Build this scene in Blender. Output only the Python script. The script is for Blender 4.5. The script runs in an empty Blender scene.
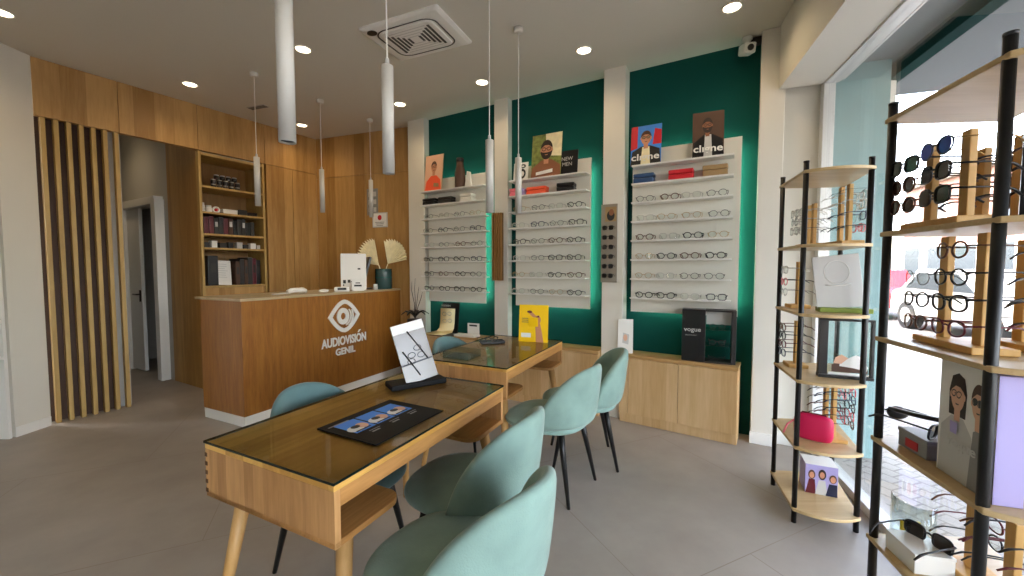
import bpy, bmesh, math, random
from mathutils import Vector, Matrix
random.seed(7)
SC = bpy.context.scene
COL = SC.collection
PI = math.pi
SKY, SUN, DOWN, EXPO = 4.3, 9.0, 16.0, 0.0
# ------------------------------------------------------------------ camera
FOC, CAMH = 400.0, 1.36
TILT = math.atan(20/400)
cd = bpy.data.cameras.new('camera'); cam = bpy.data.objects.new('camera', cd); COL.objects.link(cam)
cd.sensor_width = 36; cd.lens = 36*FOC/1024; cd.clip_start = 0.05; cd.clip_end = 300
cam.location = (0, 0, CAMH); cam.rotation_euler = (PI/2-TILT, 0, 0)
SC.camera = cam
def ray(u, v):
    dx = (u-512)/FOC; dy = -(v-288)/FOC
    return dx, math.cos(TILT)+dy*math.sin(TILT), -math.sin(TILT)+dy*math.cos(TILT)
def atz(u, v, z):
    r = ray(u, v); k = (z-CAMH)/r[2]
    return Vector((r[0]*k, r[1]*k, z))
# ------------------------------------------------------------------ materials
def lin(h):
    h = h.lstrip('#'); o = []
    for i in (0, 2, 4):
        x = int(h[i:i+2], 16)/255
        o.append(x/12.92 if x <= .04045 else ((x+.055)/1.055)**2.4)
    return (*o, 1)
def newmat(name):
    m = bpy.data.materials.new(name); m.use_nodes = True
    nt = m.node_tree
    return m, nt, nt.nodes['Principled BSDF']
def plain(name, col, rough=.5, metal=0, noise=0, nscale=8, bump=0, bscale=60, sheen=0, spec=.5):
    m, nt, b = newmat(name)
    b.inputs['Roughness'].default_value = rough; b.inputs['Metallic'].default_value = metal
    b.inputs['Specular IOR Level'].default_value = spec
    c = lin(col)
    if noise:
        tc = nt.nodes.new('ShaderNodeTexCoord'); n = nt.nodes.new('ShaderNodeTexNoise')
        n.inputs['Scale'].default_value = nscale; n.inputs['Detail'].default_value = 5
        nt.links.new(tc.outputs['Object'], n.inputs['Vector'])
        r = nt.nodes.new('ShaderNodeValToRGB')
        r.color_ramp.elements[0].position = .3; r.color_ramp.elements[1].position = .7
        r.color_ramp.elements[0].color = (*[x*(1-noise) for x in c[:3]], 1)
        r.color_ramp.elements[1].color = (*[min(1, x*(1+noise)) for x in c[:3]], 1)
        nt.links.new(n.outputs['Fac'], r.inputs['Fac']); nt.links.new(r.outputs['Color'], b.inputs['Base Color'])
    else:
        b.inputs['Base Color'].default_value = c
    if bump:
        tc = nt.nodes.new('ShaderNodeTexCoord'); n = nt.nodes.new('ShaderNodeTexNoise'); n.inputs['Scale'].default_value = bscale
        nt.links.new(tc.outputs['Object'], n.inputs['Vector'])
        bp = nt.nodes.new('ShaderNodeBump'); bp.inputs['Strength'].default_value = bump; bp.inputs['Distance'].default_value = .004
        nt.links.new(n.outputs['Fac'], bp.inputs['Height']); nt.links.new(bp.outputs['Normal'], b.inputs['Normal'])
    if sheen:
        b.inputs['Sheen Weight'].default_value = sheen; b.inputs['Sheen Roughness'].default_value = .4
    return m
def wood(name, c1, c2, grain='z', rough=.45, stave=None, across='x', fine=1.0, contrast=1.0, svar=.45):
    """Procedural timber: long streaks along GRAIN; STAVE = board width along ACROSS for a board to board tone change."""
    m, nt, b = newmat(name); N = nt.nodes; Lk = nt.links
    b.inputs['Roughness'].default_value = rough
    tc = N.new('ShaderNodeTexCoord')
    mp = N.new('ShaderNodeMapping')
    sc = {'x': (1.2, 14, 14), 'y': (14, 1.2, 14), 'z': (14, 14, 1.2)}[grain]
    mp.inputs['Scale'].default_value = [s*fine for s in sc]
    Lk.new(tc.outputs['Object'], mp.inputs['Vector'])
    n1 = N.new('ShaderNodeTexNoise'); n1.inputs['Scale'].default_value = 1.0; n1.inputs['Detail'].default_value = 6; n1.inputs['Distortion'].default_value = .6
    n2 = N.new('ShaderNodeTexNoise'); n2.inputs['Scale'].default_value = 5.0; n2.inputs['Detail'].default_value = 3
    Lk.new(mp.outputs['Vector'], n1.inputs['Vector']); Lk.new(mp.outputs['Vector'], n2.inputs['Vector'])
    mx = N.new('ShaderNodeMath'); mx.operation = 'MULTIPLY_ADD'; mx.inputs[1].default_value = .35
    Lk.new(n2.outputs['Fac'], mx.inputs[0])
    ad = N.new('ShaderNodeMath'); ad.operation = 'MULTIPLY'; ad.inputs[1].default_value = .65
    Lk.new(n1.outputs['Fac'], ad.inputs[0]); Lk.new(ad.outputs[0], mx.inputs[2])
    fac = mx.outputs[0]
    if stave:
        sp = N.new('ShaderNodeSeparateXYZ'); Lk.new(tc.outputs['Object'], sp.inputs[0])
        dv = N.new('ShaderNodeMath'); dv.operation = 'DIVIDE'; dv.inputs[1].default_value = stave
        Lk.new(sp.outputs[{'x': 0, 'y': 1, 'z': 2}[across]], dv.inputs[0])
        fl = N.new('ShaderNodeMath'); fl.operation = 'FLOOR'; Lk.new(dv.outputs[0], fl.inputs[0])
        wn = N.new('ShaderNodeTexWhiteNoise'); wn.noise_dimensions = '1D'; Lk.new(fl.outputs[0], wn.inputs['W'])
        s2 = N.new('ShaderNodeMath'); s2.operation = 'MULTIPLY_ADD'; s2.inputs[1].default_value = svar; s2.inputs[2].default_value = -svar/2
        Lk.new(wn.outputs['Value'], s2.inputs[0])
        a2 = N.new('ShaderNodeMath'); a2.operation = 'ADD'; Lk.new(fac, a2.inputs[0]); Lk.new(s2.outputs[0], a2.inputs[1]); fac = a2.outputs[0]
    r = N.new('ShaderNodeValToRGB')
    w = .2/contrast
    r.color_ramp.elements[0].position = .5-w; r.color_ramp.elements[1].position = .5+w
    r.color_ramp.elements[0].color = lin(c2); r.color_ramp.elements[1].color = lin(c1)
    Lk.new(fac, r.inputs['Fac']); Lk.new(r.outputs['Color'], b.inputs['Base Color'])
    return m
def emit(name, col, s):
    m, nt, b = newmat(name); b.inputs['Base Color'].default_value = lin(col)
    b.inputs['Emission Color'].default_value = lin(col); b.inputs['Emission Strength'].default_value = s
    return m
def thin_glass(name, tint='#ffffff', refl=1.0, rough=0.0, base=.0):
    m = bpy.data.materials.new(name); m.use_nodes = True; nt = m.node_tree
    for n in list(nt.nodes): nt.nodes.remove(n)
    o = nt.nodes.new('ShaderNodeOutputMaterial'); mix = nt.nodes.new('ShaderNodeMixShader')
    t = nt.nodes.new('ShaderNodeBsdfTransparent'); g = nt.nodes.new('ShaderNodeBsdfGlossy')
    t.inputs['Color'].default_value = lin(tint); g.inputs['Roughness'].default_value = rough
    fr = nt.nodes.new('ShaderNodeFresnel'); ge = nt.nodes.new('ShaderNodeNewGeometry'); io = nt.nodes.new('ShaderNodeMath'); io.operation = 'MULTIPLY_ADD'; io.inputs[1].default_value = 1/1.5-1.5; io.inputs[2].default_value = 1.5
    nt.links.new(ge.outputs['Backfacing'], io.inputs[0]); nt.links.new(io.outputs[0], fr.inputs['IOR'])
    ml = nt.nodes.new('ShaderNodeMath'); ml.operation = 'MULTIPLY_ADD'; ml.inputs[1].default_value = refl; ml.inputs[2].default_value = base; ml.use_clamp = True
    nt.links.new(fr.outputs[0], ml.inputs[0]); nt.links.new(ml.outputs[0], mix.inputs[0])
    nt.links.new(t.outputs[0], mix.inputs[1]); nt.links.new(g.outputs[0], mix.inputs[2]); nt.links.new(mix.outputs[0], o.inputs[0])
    return m
def tiles(name, c1, c2, joint, w, h, rough=.4, ang=0, mortar=.004, nscale=1.3):
    m, nt, b = newmat(name); N = nt.nodes; Lk = nt.links
    b.inputs['Roughness'].default_value = rough
    tc = N.new('ShaderNodeTexCoord'); mp = N.new('ShaderNodeMapping'); mp.inputs['Rotation'].default_value = (0, 0, ang)
    Lk.new(tc.outputs['Object'], mp.inputs['Vector'])
    n = N.new('ShaderNodeTexNoise'); n.inputs['Scale'].default_value = nscale; n.inputs['Detail'].default_value = 8; n.inputs['Roughness'].default_value = .6
    Lk.new(mp.outputs['Vector'], n.inputs['Vector'])
    r = N.new('ShaderNodeValToRGB'); r.color_ramp.elements[0].position = .3; r.color_ramp.elements[1].position = .72
    r.color_ramp.elements[0].color = lin(c1); r.color_ramp.elements[1].color = lin(c2)
    Lk.new(n.outputs['Fac'], r.inputs['Fac'])
    br = N.new('ShaderNodeTexBrick'); br.offset = 0.5
    br.inputs['Scale'].default_value = 1; br.inputs['Brick Width'].default_value = w; br.inputs['Row Height'].default_value = h
    br.inputs['Mortar Size'].default_value = mortar; br.inputs['Mortar Smooth'].default_value = .3
    br.inputs['Mortar'].default_value = lin(joint)
    Lk.new(mp.outputs['Vector'], br.inputs['Vector']); Lk.new(r.outputs['Color'], br.inputs['Color1']); Lk.new(r.outputs['Color'], br.inputs['Color2'])
    Lk.new(br.outputs['Color'], b.inputs['Base Color'])
    return m
M = {}
M['wall'] = plain('white_paint', '#dcd8cd', .7, noise=.02, nscale=2)
M['ceil'] = plain('ceiling_paint', '#d3cec2', .8)
M['teal'] = plain('teal_paint', '#0a4c46', .85, noise=.04, nscale=3, spec=.2)
M['grey_wall'] = plain('grey_paint', '#b4b2ac', .8)
M['floor'] = tiles('floor_tiles', '#928a81', '#aea69c', '#8f8578', 1.2, 1.2, .45, -.43, .0025)
M['oak'] = wood('oak_cladding', '#c0965a', '#9a7038', 'z', .5, stave=.16, across='x', svar=.35)
M['oak_dark'] = wood('dark_oak', '#9d7440', '#7d5a2e', 'z', .5)  # darker oak tone for the bookcase back and the plaque slats
M['slat'] = wood('slat_oak', '#c0a060', '#9c7c40', 'z', .5)
M['brown'] = plain('dark_brown_panel', '#4a3020', .6, noise=.1)
M['desk'] = wood('desk_veneer', '#a8702c', '#7f4c1a', 'z', .45, fine=2.0)
M['desk_top'] = wood('desk_worktop', '#c4b292', '#a8946f', 'x', .4)
M['white'] = plain('white_lacquer', '#e9e7e1', .35)
M['offwhite'] = plain('warm_white_panel', '#dedbd0', .5)
M['cab'] = wood('cabinet_oak', '#dcbb8c', '#c6a06c', 'z', .45, stave=.2, across='x', svar=.25)
M['cab_top'] = wood('cabinet_top_oak', '#c49e69', '#aa8450', 'x', .4)
M['table'] = wood('acacia_top', '#eabc66', '#c08e42', 'x', .4, stave=.1, across='y', fine=1.4, svar=.5)
M['table_end'] = wood('acacia_end', '#cd9c64', '#a97a48', 'z', .5, stave=.05, across='y', fine=1.6, svar=.38)
M['table_side'] = wood('acacia_side', '#c99456', '#9c6a34', 'x', .5, fine=1.6)
M['leg_wood'] = wood('leg_timber', '#d0a468', '#b08448', 'z', .5, fine=1.4)
M['joint'] = plain('end_grain', '#5a3a1c', .6)
M['birch'] = wood('birch_shelf', '#cdb284', '#b69868', 'x', .4)
M['stand'] = wood('stand_beech', '#dcb06c', '#c69850', 'z', .5)
M['velvet'] = plain('sage_velvet', '#86a298', .75, noise=.12, nscale=9, bump=.25, bscale=220, sheen=.35, spec=.2)
M['velvet_b'] = plain('blue_green_velvet', '#627f80', .75, noise=.10, nscale=9, bump=.25, bscale=220, sheen=.35, spec=.2)
M['black'] = plain('black_metal', '#121212', .4, metal=.2)
M['blackp'] = plain('black_plastic', '#151416', .3)
M['dark'] = plain('charcoal', '#2a2725', .5)
M['grey'] = plain('mid_grey', '#8d8c8a', .5)
M['lgrey'] = plain('light_grey', '#c4c2be', .5)
M['pale'] = plain('pale_paper', '#e8e6e0', .6)
M['red'] = plain('red_card', '#c8202c', .45)
M['orange'] = plain('orange_card', '#ee5a34', .45)
M['blue'] = plain('blue_card', '#2c4a74', .45)
M['tan'] = plain('tan_card', '#9c8058', .5)
M['pink'] = plain('pink_card', '#e0707c', .45)
M['magenta'] = plain('magenta_fabric', '#c8124e', .5)
M['yellow'] = plain('yellow_card', '#ffd006', .5)
M['lilac'] = plain('lilac_card', '#a99fd0', .5)
M['green'] = plain('green_card', '#7c8c2c', .5)
M['skin'] = plain('printed_skin', '#c98a68', .6)
M['skin2'] = plain('printed_skin_dark', '#8a5638', .6)
M['skin3'] = plain('printed_skin_pale', '#dcae90', .6)
M['hair'] = plain('printed_hair', '#2a1a14', .6)
M['hair2'] = plain('printed_brown_hair', '#54382a', .6)
M['leafgreen'] = plain('printed_foliage', '#76803c', .6, noise=.4, nscale=30)
M['cream'] = plain('cream_paper', '#e6d8a8', .6)
M['palm'] = plain('dried_palm', '#f0e4bc', .7, noise=.1, nscale=20)
M['vase'] = plain('green_glass_vase', '#2d4a48', .2)
M['gold'] = plain('gold_metal', '#b8925a', .3, metal=.8)
M['bronze'] = plain('printed_blue', '#3f86dc', .5)
M['tort'] = plain('tortoise_acetate', '#5a3420', .3, noise=.6, nscale=60)
M['maroon'] = plain('maroon_acetate', '#5c1a24', .3)
M['clearf'] = plain('clear_acetate', '#c8c4bc', .2)
M['navy'] = plain('navy_acetate', '#1c2440', .3)
M['lens'] = thin_glass('clear_lens', '#f6faf8', 1.0)
M['sun'] = plain('smoked_lens', '#1c1816', .08)
M['sunb'] = plain('brown_lens', '#3a2018', .08)
M['sunblue'] = plain('blue_mirror_lens', '#2038a8', .08, metal=.4)
M['glass'] = thin_glass('window_glass', '#f6f5f6', 1.0)
M['table_glass'] = thin_glass('table_glass', '#fbfdfa', 1.0)
M['acrylic'] = thin_glass('acrylic', '#e8f0ee', 1.0, base=.03)
M['edge_glass'] = plain('green_glass_edge', '#0c1c19', .2)
M['mirror'] = plain('mirror_reflection_tone', '#7f776a', .12)  # reflections in the panel put into one flat beige colour
M['lamp'] = emit('downlight_glow', '#ffe9c4', 14)
M['led'] = emit('led_tape', '#d0ffe2', 24)
M['alu'] = plain('white_aluminium', '#d9d9d6', .35, metal=.1)
M['vent'] = plain('vent_dark', '#4a4844', .6)
M['tealwall'] = plain('teal_render', '#7c9fa0', .6, noise=.05)
M['beam_green'] = plain('dark_green_beam', '#1c3a38', .9, spec=.1)
M['pendant'] = plain('pendant_white', '#d2cec6', .45)
M['print_black'] = plain('print_black', '#0b0b0c', .55, spec=.2)
M['warm_grey'] = plain('warm_grey', '#8f8678', .5)
M['redb'] = plain('red_dot', '#c01820', .5)
# ------------------------------------------------------------------ mesh builder
class MB:
    def __init__(s): s.v = []; s.f = []; s.m = []; s.T = Matrix.Identity(4)
    def add(s, vs, fs, mat=0):
        o = len(s.v); s.v += [tuple(s.T @ Vector(v)) for v in vs]
        s.f += [tuple(i+o for i in f) for f in fs]; s.m += [mat]*len(fs); return s
    def box(s, c, d, mat=0, rz=0, R=None):
        x, y, z = [k/2 for k in d]
        Rm = R if R is not None else Matrix.Rotation(rz, 3, 'Z')
        vs = [Vector(c)+Rm @ Vector((a*x, b*y, e*z)) for a in (-1, 1) for b in (-1, 1) for e in (-1, 1)]
        return s.add(vs, [(0, 1, 3, 2), (4, 6, 7, 5), (0, 4, 5, 1), (2, 3, 7, 6), (0, 2, 6, 4), (1, 5, 7, 3)], mat)
    def prism(s, poly, z0, z1, mat=0):
        n = len(poly)
        vs = [(p[0], p[1], z0) for p in poly]+[(p[0], p[1], z1) for p in poly]
        fs = [tuple(range(n))[::-1], tuple(range(n, 2*n))]+[(i, (i+1) % n, n+(i+1) % n, n+i) for i in range(n)]
        return s.add(vs, fs, mat)
    def prism_y(s, poly, y0, y1, mat=0):
        n = len(poly)
        vs = [(p[0], y0, p[1]) for p in poly]+[(p[0], y1, p[1]) for p in poly]
        fs = [tuple(range(n)), tuple(range(n, 2*n))[::-1]]+[(i, n+i, n+(i+1) % n, (i+1) % n) for i in range(n)]
        return s.add(vs, fs, mat)
    def loft(s, loops, mat=0, closed=True, caps=True, ring=False):
        n = len(loops[0]); vs = [p for l in loops for p in l]; fs = []
        k = len(loops)
        for a in range(k if ring else k-1):
            b = (a+1) % k
            for i in range(n if closed else n-1):
                j = (i+1) % n
                fs.append((a*n+i, a*n+j, b*n+j, b*n+i))
        if caps and not ring: fs += [tuple(range(n))[::-1], tuple((k-1)*n+i for i in range(n))]
        return s.add(vs, fs, mat)
    def lathe(s, prof, n=16, mat=0, c=(0, 0, 0), caps=True):
        return s.loft([[(c[0]+r*math.cos(2*PI*i/n), c[1]+r*math.sin(2*PI*i/n), c[2]+z) for i in range(n)] for r, z in prof], mat, caps=caps)
    def tube(s, path, r, n=8, mat=0, closed=False, flat=None):
        P = [Vector(p) for p in path]; k = len(P); loops = []
        rr = r if isinstance(r, (list, tuple)) else [r]*k
        up0 = None
        for i in range(k):
            a = P[(i-1) % k] if (closed or i > 0) else P[i]; b = P[(i+1) % k] if (closed or i < k-1) else P[i]
            t = (b-a).normalized() if (b-a).length > 1e-9 else Vector((0, 0, 1))
            if up0 is None:
                up = Vector((0, 0, 1)) if abs(t.z) < .9 else Vector((1, 0, 0))
                up0 = up
            x = t.cross(up0)
            if x.length < 1e-3: x = t.cross(Vector((1, 0, 0)))
            x.normalize(); y = x.cross(t).normalized(); up0 = y
            fx, fy = flat or (1, 1)
            loops.append([P[i]+(x*math.cos(2*PI*j/n)*fx+y*math.sin(2*PI*j/n)*fy)*rr[i] for j in range(n)])
        return s.loft(loops, mat, ring=closed)
    def ell(s, c, r, n=12, m=8, mat=0):
        pr = [(max(1e-4, math.sin(PI*i/m)), -math.cos(PI*i/m)) for i in range(m+1)]
        return s.loft([[(c[0]+r[0]*q*math.cos(2*PI*i/n), c[1]+r[1]*q*math.sin(2*PI*i/n), c[2]+r[2]*z) for i in range(n)] for q, z in pr], mat)
    def mesh(s, name, mats, smooth=False):
        me = bpy.data.meshes.new(name); me.from_pydata(s.v, [], s.f)
        for k in mats: me.materials.append(M[k] if isinstance(k, str) else k)
        for p, i in zip(me.polygons, s.m): p.material_index = i; p.use_smooth = smooth
        bm = bmesh.new(); bm.from_mesh(me); bmesh.ops.recalc_face_normals(bm, faces=bm.faces[:]); bm.to_mesh(me); bm.free()
        return me
    def build(s, name, mats, parent=None, smooth=False, bevel=0, sub=0, loc=None, rz=None, segs=2):
        if isinstance(mats, str): mats = [mats]
        o = bpy.data.objects.new(name, s.mesh(name, mats, smooth)); COL.objects.link(o)
        if parent is not None: o.parent = parent
        if loc is not None: o.location = loc
        if rz is not None: o.rotation_euler = (0, 0, rz)
        if bevel:
            b = o.modifiers.new('bevel', 'BEVEL'); b.width = bevel; b.segments = segs; b.limit_method = 'ANGLE'; b.angle_limit = .7
        if sub:
            q = o.modifiers.new('sub', 'SUBSURF'); q.levels = sub; q.render_levels = sub
        return o
def tag(o, label, cat, group=None):
    o['label'] = label; o['category'] = cat
    if group: o['group'] = group
    return o
def thing(name, label, cat, loc=(0, 0, 0), rz=0, group=None):
    o = bpy.data.objects.new(name, None); COL.objects.link(o); o.location = loc; o.rotation_euler = (0, 0, rz); o.empty_display_size = .1
    return tag(o, label, cat, group)
def struct(o): o['kind'] = 'structure'; return o
def dup(o, parent=None):
    c = o.copy(); COL.objects.link(c)
    if parent is not None: c.parent = parent
    for ch in list(o.children): dup(ch, c)
    return c
def text_mesh(body, size, bold=0.0, align='CENTER', depth=.002, sx=1.0, space=1.0):
    """Letters as a mesh standing in the XZ plane, facing -Y, centred on x, baseline z = 0."""
    cu = bpy.data.curves.new('lettering', 'FONT'); cu.body = body; cu.size = size; cu.align_x = align; cu.offset = bold; cu.extrude = depth/2
    cu.space_character = space; cu.resolution_u = 3
    ob = bpy.data.objects.new('lettering', cu); COL.objects.link(ob)
    dg = bpy.context.evaluated_depsgraph_get(); dg.update()
    me = bpy.data.meshes.new_from_object(ob.evaluated_get(dg))
    bpy.data.objects.remove(ob)
    me.transform(Matrix.Rotation(PI/2, 4, 'X') @ Matrix.Diagonal((sx, 1, 1, 1)))
    return me
def put_text(name, body, size, mat, parent, loc, rot=(0, 0, 0), **kw):
    me = text_mesh(body, size, **kw); me.materials.clear(); me.materials.append(M[mat])
    o = bpy.data.objects.new(name, me); COL.objects.link(o); o.parent = parent; o.location = loc; o.rotation_euler = rot
    return o
def ellipse(cx, cz, rx, rz, n=20, a0=0, a1=2*PI):
    full = abs(a1-a0-2*PI) < 1e-6
    k = n if full else n+1
    return [(cx+rx*math.cos(a0+(a1-a0)*i/n), cz+rz*math.sin(a0+(a1-a0)*i/n)) for i in range(k)]
def ring2(cx, cz, rx, rz, t, n=14):
    """A ring as polygons, in sheet coordinates."""
    out = []
    for i in range(n):
        a, b = 2*PI*i/n, 2*PI*(i+1)/n
        p = lambda q, k: (cx+(rx-t*k)*math.cos(q), cz+(rz-t*k)*math.sin(q))
        out.append([p(a, 0), p(b, 0), p(b, 1), p(a, 1)])
    return out
def face(cx, cz, w, h, skin, hair, dark, beard=False, long=False, lensfill=None):
    """Shapes of a plain generic face with glasses; returns [(poly, mat index)]."""
    o = []
    if long: o.append(([(cx-w*1.25, cz-h*1.3), (cx-w*1.3, cz+h*.2), (cx-w*.9, cz+h*1.1), (cx, cz+h*1.35), (cx+w*.9, cz+h*1.1), (cx+w*1.3, cz+h*.2), (cx+w*1.2, cz-h*1.3)], hair))
    o.append(([(cx-w*.42, cz-h*1.6), (cx+w*.42, cz-h*1.6), (cx+w*.45, cz-h*.5), (cx-w*.45, cz-h*.5)], skin))
    o.append((ellipse(cx, cz, w, h, 22), skin))
    for sg in (-1, 1): o.append((ellipse(cx+sg*w*1.0, cz-h*.05, w*.14, h*.2, 10), skin))
    cap = [(cx+w*1.06*math.cos(PI*i/14), cz+h*.12+h*1.02*math.sin(PI*i/14)) for i in range(15)]
    line = [(cx-w*.82, cz+h*.30), (cx-w*.3, cz+h*.55), (cx+w*.35, cz+h*.52), (cx+w*.82, cz+h*.30)]
    o.append((cap+line, hair))
    if beard:
        lo = [(cx+w*1.03*math.cos(PI+PI*i/14), cz-h*.12+h*.98*math.sin(PI+PI*i/14)) for i in range(15)]
        o.append((lo+[(cx+w*.7, cz-h*.25), (cx+w*.3, cz-h*.30), (cx-w*.3, cz-h*.30), (cx-w*.7, cz-h*.25)], hair))
    o.append(([(cx-w*.28, cz-h*.52), (cx+w*.28, cz-h*.52), (cx+w*.18, cz-h*.60), (cx-w*.18, cz-h*.60)], dark if not beard else skin))
    for sg in (-1, 1):
        if lensfill is not None: o.append((ellipse(cx+sg*w*.45, cz+h*.08, w*.34, h*.2, 12), lensfill))
        o += [(q, dark) for q in ring2(cx+sg*w*.45, cz+h*.08, w*.38, h*.23, w*.09, 12)]
    o.append(([(cx-w*.1, cz+h*.1), (cx+w*.1, cz+h*.1), (cx+w*.1, cz+h*.17), (cx-w*.1, cz+h*.17)], dark))
    return o
def art(mb, shapes, w, h, y=0.0, z0=0.0):
    """Printed shapes, coordinates 0..1 over a w x h sheet centred on x, standing on z0, facing -Y."""
    for i, (poly, mat) in enumerate(shapes):
        mb.add([((p[0]-.5)*w, y-.0002*(i+1), z0+p[1]*h) for p in poly], [tuple(range(len(poly)))], mat)
# ------------------------------------------------------------------ the room
CZ = 3.12
A = Vector((-1.03, 4.88)); B = Vector((1.92, 3.2)); E = (B-A).normalized(); BK = Vector((-E.y, E.x)); EA = math.atan2(E.y, E.x)
def wp(s, d=0.0):                       # a floor point: s along the teal wall from its far end, d metres in front of it
    p = A+E*s-BK*d
    return Vector((p.x, p.y))
W0 = Vector((-4.0, 3.41)); WD = Vector((1.31, 2.16)).normalized(); WO = Vector((-WD.y, WD.x)); WA = math.atan2(WD.y, WD.x)
def lw(s, back=0.0): return W0+WD*s+WO*back        # along the wood wall, back = behind it
def gx(y): return 2.1+.333*(y-2.48)                 # the shop window's line
GD = Vector((.333, 1)).normalized(); GN = Vector((GD.y, -GD.x)); GA = math.atan2(GD.y, GD.x)
def seg(p, q, t):                                   # rectangle from p to q, t thick to the viewer's far side (left of p->q)
    d = (q-p).normalized(); n = Vector((-d.y, d.x))*t
    return [p, q, q+n, p+n]
V2 = lambda x, y: Vector((x, y))
fp = [(-7, -2.7), (gx(-2.7)+.14, -2.7), (gx(2.9)+.14, 2.9), (2.75, 3.0), (2.75, 3.35), (2.0, 3.35), (-.95, 5.1), (-2.6, 5.95), (-3.2, 7.2), (-7, 7.2)]
struct(MB().prism(fp, -.12, 0).build('floor', 'floor'))
struct(MB().prism(fp, CZ, CZ+.2).build('ceiling', 'ceil'))
# teal display wall and its white pillars
struct(MB().prism(seg(wp(-.25), wp(3.62), .12), 0, CZ).build('wall_back', 'teal'))
for a, b, pd in ((-.21, .045, .09), (1.02, 1.185, .09), (2.215, 2.405, .15), (3.41, 3.565, .15)):
    struct(MB().prism([wp(a, .0), wp(a, pd), wp(b, pd), wp(b, .0)], 0, CZ).build('wall_pier_back', 'wall', bevel=.004))
struct(MB().prism([wp(3.405, .15), wp(3.405, .162), wp(3.57, .162), wp(3.57, .15)], 0, .09).build('baseboard_pier', 'white'))
# jamb between the last pier and the shop window, beam along the window
jp = wp(3.565, .06); gj = V2(gx(2.93), 2.93)
struct(MB().prism([jp, gj+V2(.0, -.0), V2(2.75, 2.93), V2(2.75, 3.3), wp(3.5, -.1)], 0, CZ).build('wall_jamb', 'wall'))
bl0 = wp(3.525, .16)
def bm_off(o): return V2(gx(-2.7), -2.7)-GN*o
struct(MB().prism([bl0, bl0-GD*6.2, bl0-GD*6.2+GN*.32, bl0+GN*.32], 2.665, CZ).build('wall_beam', 'wall'))
struct(MB().prism([jp+V2(0, -.0), gj, gj-V2(.003, .014), jp-V2(.003, .014)], 0, .1).build('baseboard_jamb', 'white'))
# walls behind the viewer and on the far side, closing the room
struct(MB().prism(seg(V2(gx(-2.6)+.1, -2.6), V2(-4.1, -2.6), -.1), 0, CZ).build('wall_front', 'wall'))
wl = MB().prism([V2(-4.0, 3.16), V2(-4.0, 3.41), V2(-4.5, 3.41), V2(-4.5, 3.16)], 0, CZ)
wl.prism([V2(-4.42, -2.7), V2(-4.34, -2.7), V2(-4.34, 3.2), V2(-4.42, 3.2)], 0, CZ)
wl.prism([V2(-4.4, -2.7), V2(-4.0, -2.7), V2(-4.0, 3.16), V2(-4.4, 3.16)], 2.2, CZ)
struct(wl.build('wall_left', 'wall'))
struct(MB().prism([V2(-3.99, 3.155), V2(-3.985, 3.155), V2(-3.985, 3.40), V2(-4, 3.40)], 0, .08).build('baseboard_left', 'white'))
# wood wall: header panels, tall panels beyond the bookcase, wood wall behind the reception desk
def wall_obj(name, mat, base, ang): # local frame: x along the wall, y into it
    o = bpy.data.objects.new(name, None); return o
def panels(name, p, ang, rects, t, mat):
    mb = MB()
    for (a, b, z0, z1) in rects: mb.box(((a+b)/2, t/2, (z0+z1)/2), (b-a-.004, t, z1-z0-.004))
    return struct(mb.build(name, mat, loc=(p.x, p.y, 0), rz=ang, bevel=.0015))
HB = 2.64
panels('wall_left_header', W0, WA, [(0, .53, HB, CZ), (.53, 1.16, HB, CZ), (1.16, 1.85, HB, CZ), (1.85, 2.53, HB, CZ)], .06, 'oak')
panels('wall_left_panelling', W0, WA, [(1.86, 2.19, 0, HB), (2.19, 2.53, 0, HB)], .05, 'oak')
K1 = lw(2.526); K2 = V2(-1.12, 5.02); KA = math.atan2((K2-K1).y, (K2-K1).x); KL = (K2-K1).length
panels('wall_back_panelling', K1, KA, [(0, .4, 0, 2.58), (.4, .8, 0, 2.58), (.8, KL, 0, 2.58), (0, .8, 2.58, CZ), (.8, KL, 2.58, CZ)], .05, 'oak')
mbk = MB().prism(seg(lw(1.85, .06), lw(2.6, .06), .1), 0, CZ); mbk.prism([K1+V2(-.1, .12), K2+V2(.1, .06), K2+V2(.2, .2), K1+V2(0, .3)], 0, CZ)
struct(mbk.build('wall_left_core', 'wall'))
# corridor behind the slat screen
CD = Vector((-.8715, .4904)); C0 = lw(1.158)
def cp(t, o=0.0): return C0+CD*t+V2(.4904, .8715)*o      # along the corridor's wall, o = behind it
struct(MB().prism([cp(.78), cp(.99), cp(.99, .1), cp(.78, .1)], 0, CZ).prism([cp(.99), cp(1.95), cp(1.95, .1), cp(.99, .1)], 2.16, CZ).prism([cp(1.95), cp(3.4), cp(3.4, .1), cp(1.95, .1)], 0, CZ).build('wall_corridor', 'grey_wall'))
struct(MB().prism([cp(0.066), cp(.78), cp(.78, .03), cp(.066, .03)], 0, CZ).build('wall_corridor_cladding', 'oak'))
q = lw(.555, .1)
struct(MB().prism([q, q+CD*2.9, q+CD*2.9+V2(-.05, -.09), q+V2(-.05, -.09)], 0, CZ).build('wall_corridor_side', 'grey_wall'))
struct(MB().prism([cp(2.9, -1.2), cp(2.9, .1), cp(3.0, .1), cp(3.0, -1.2)], 0, CZ).build('wall_corridor_end', 'grey_wall'))
struct(MB().prism(seg(lw(-.02, .10), lw(.555, .10), .03), 0, CZ).build('wall_slat_backing', 'brown'))
struct(MB().prism([cp(.6, 1.6), cp(2.6, 1.6), cp(2.6, 1.7), cp(.6, 1.7)], 0, CZ).prism([cp(.8, .1), cp(.8, 1.6), cp(.7, 1.6), cp(.7, .1)], 0, CZ).prism([cp(2.5, .1), cp(2.5, 1.6), cp(2.6, 1.6), cp(2.6, .1)], 0, CZ).build('wall_side_room', 'grey_wall'))
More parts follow.
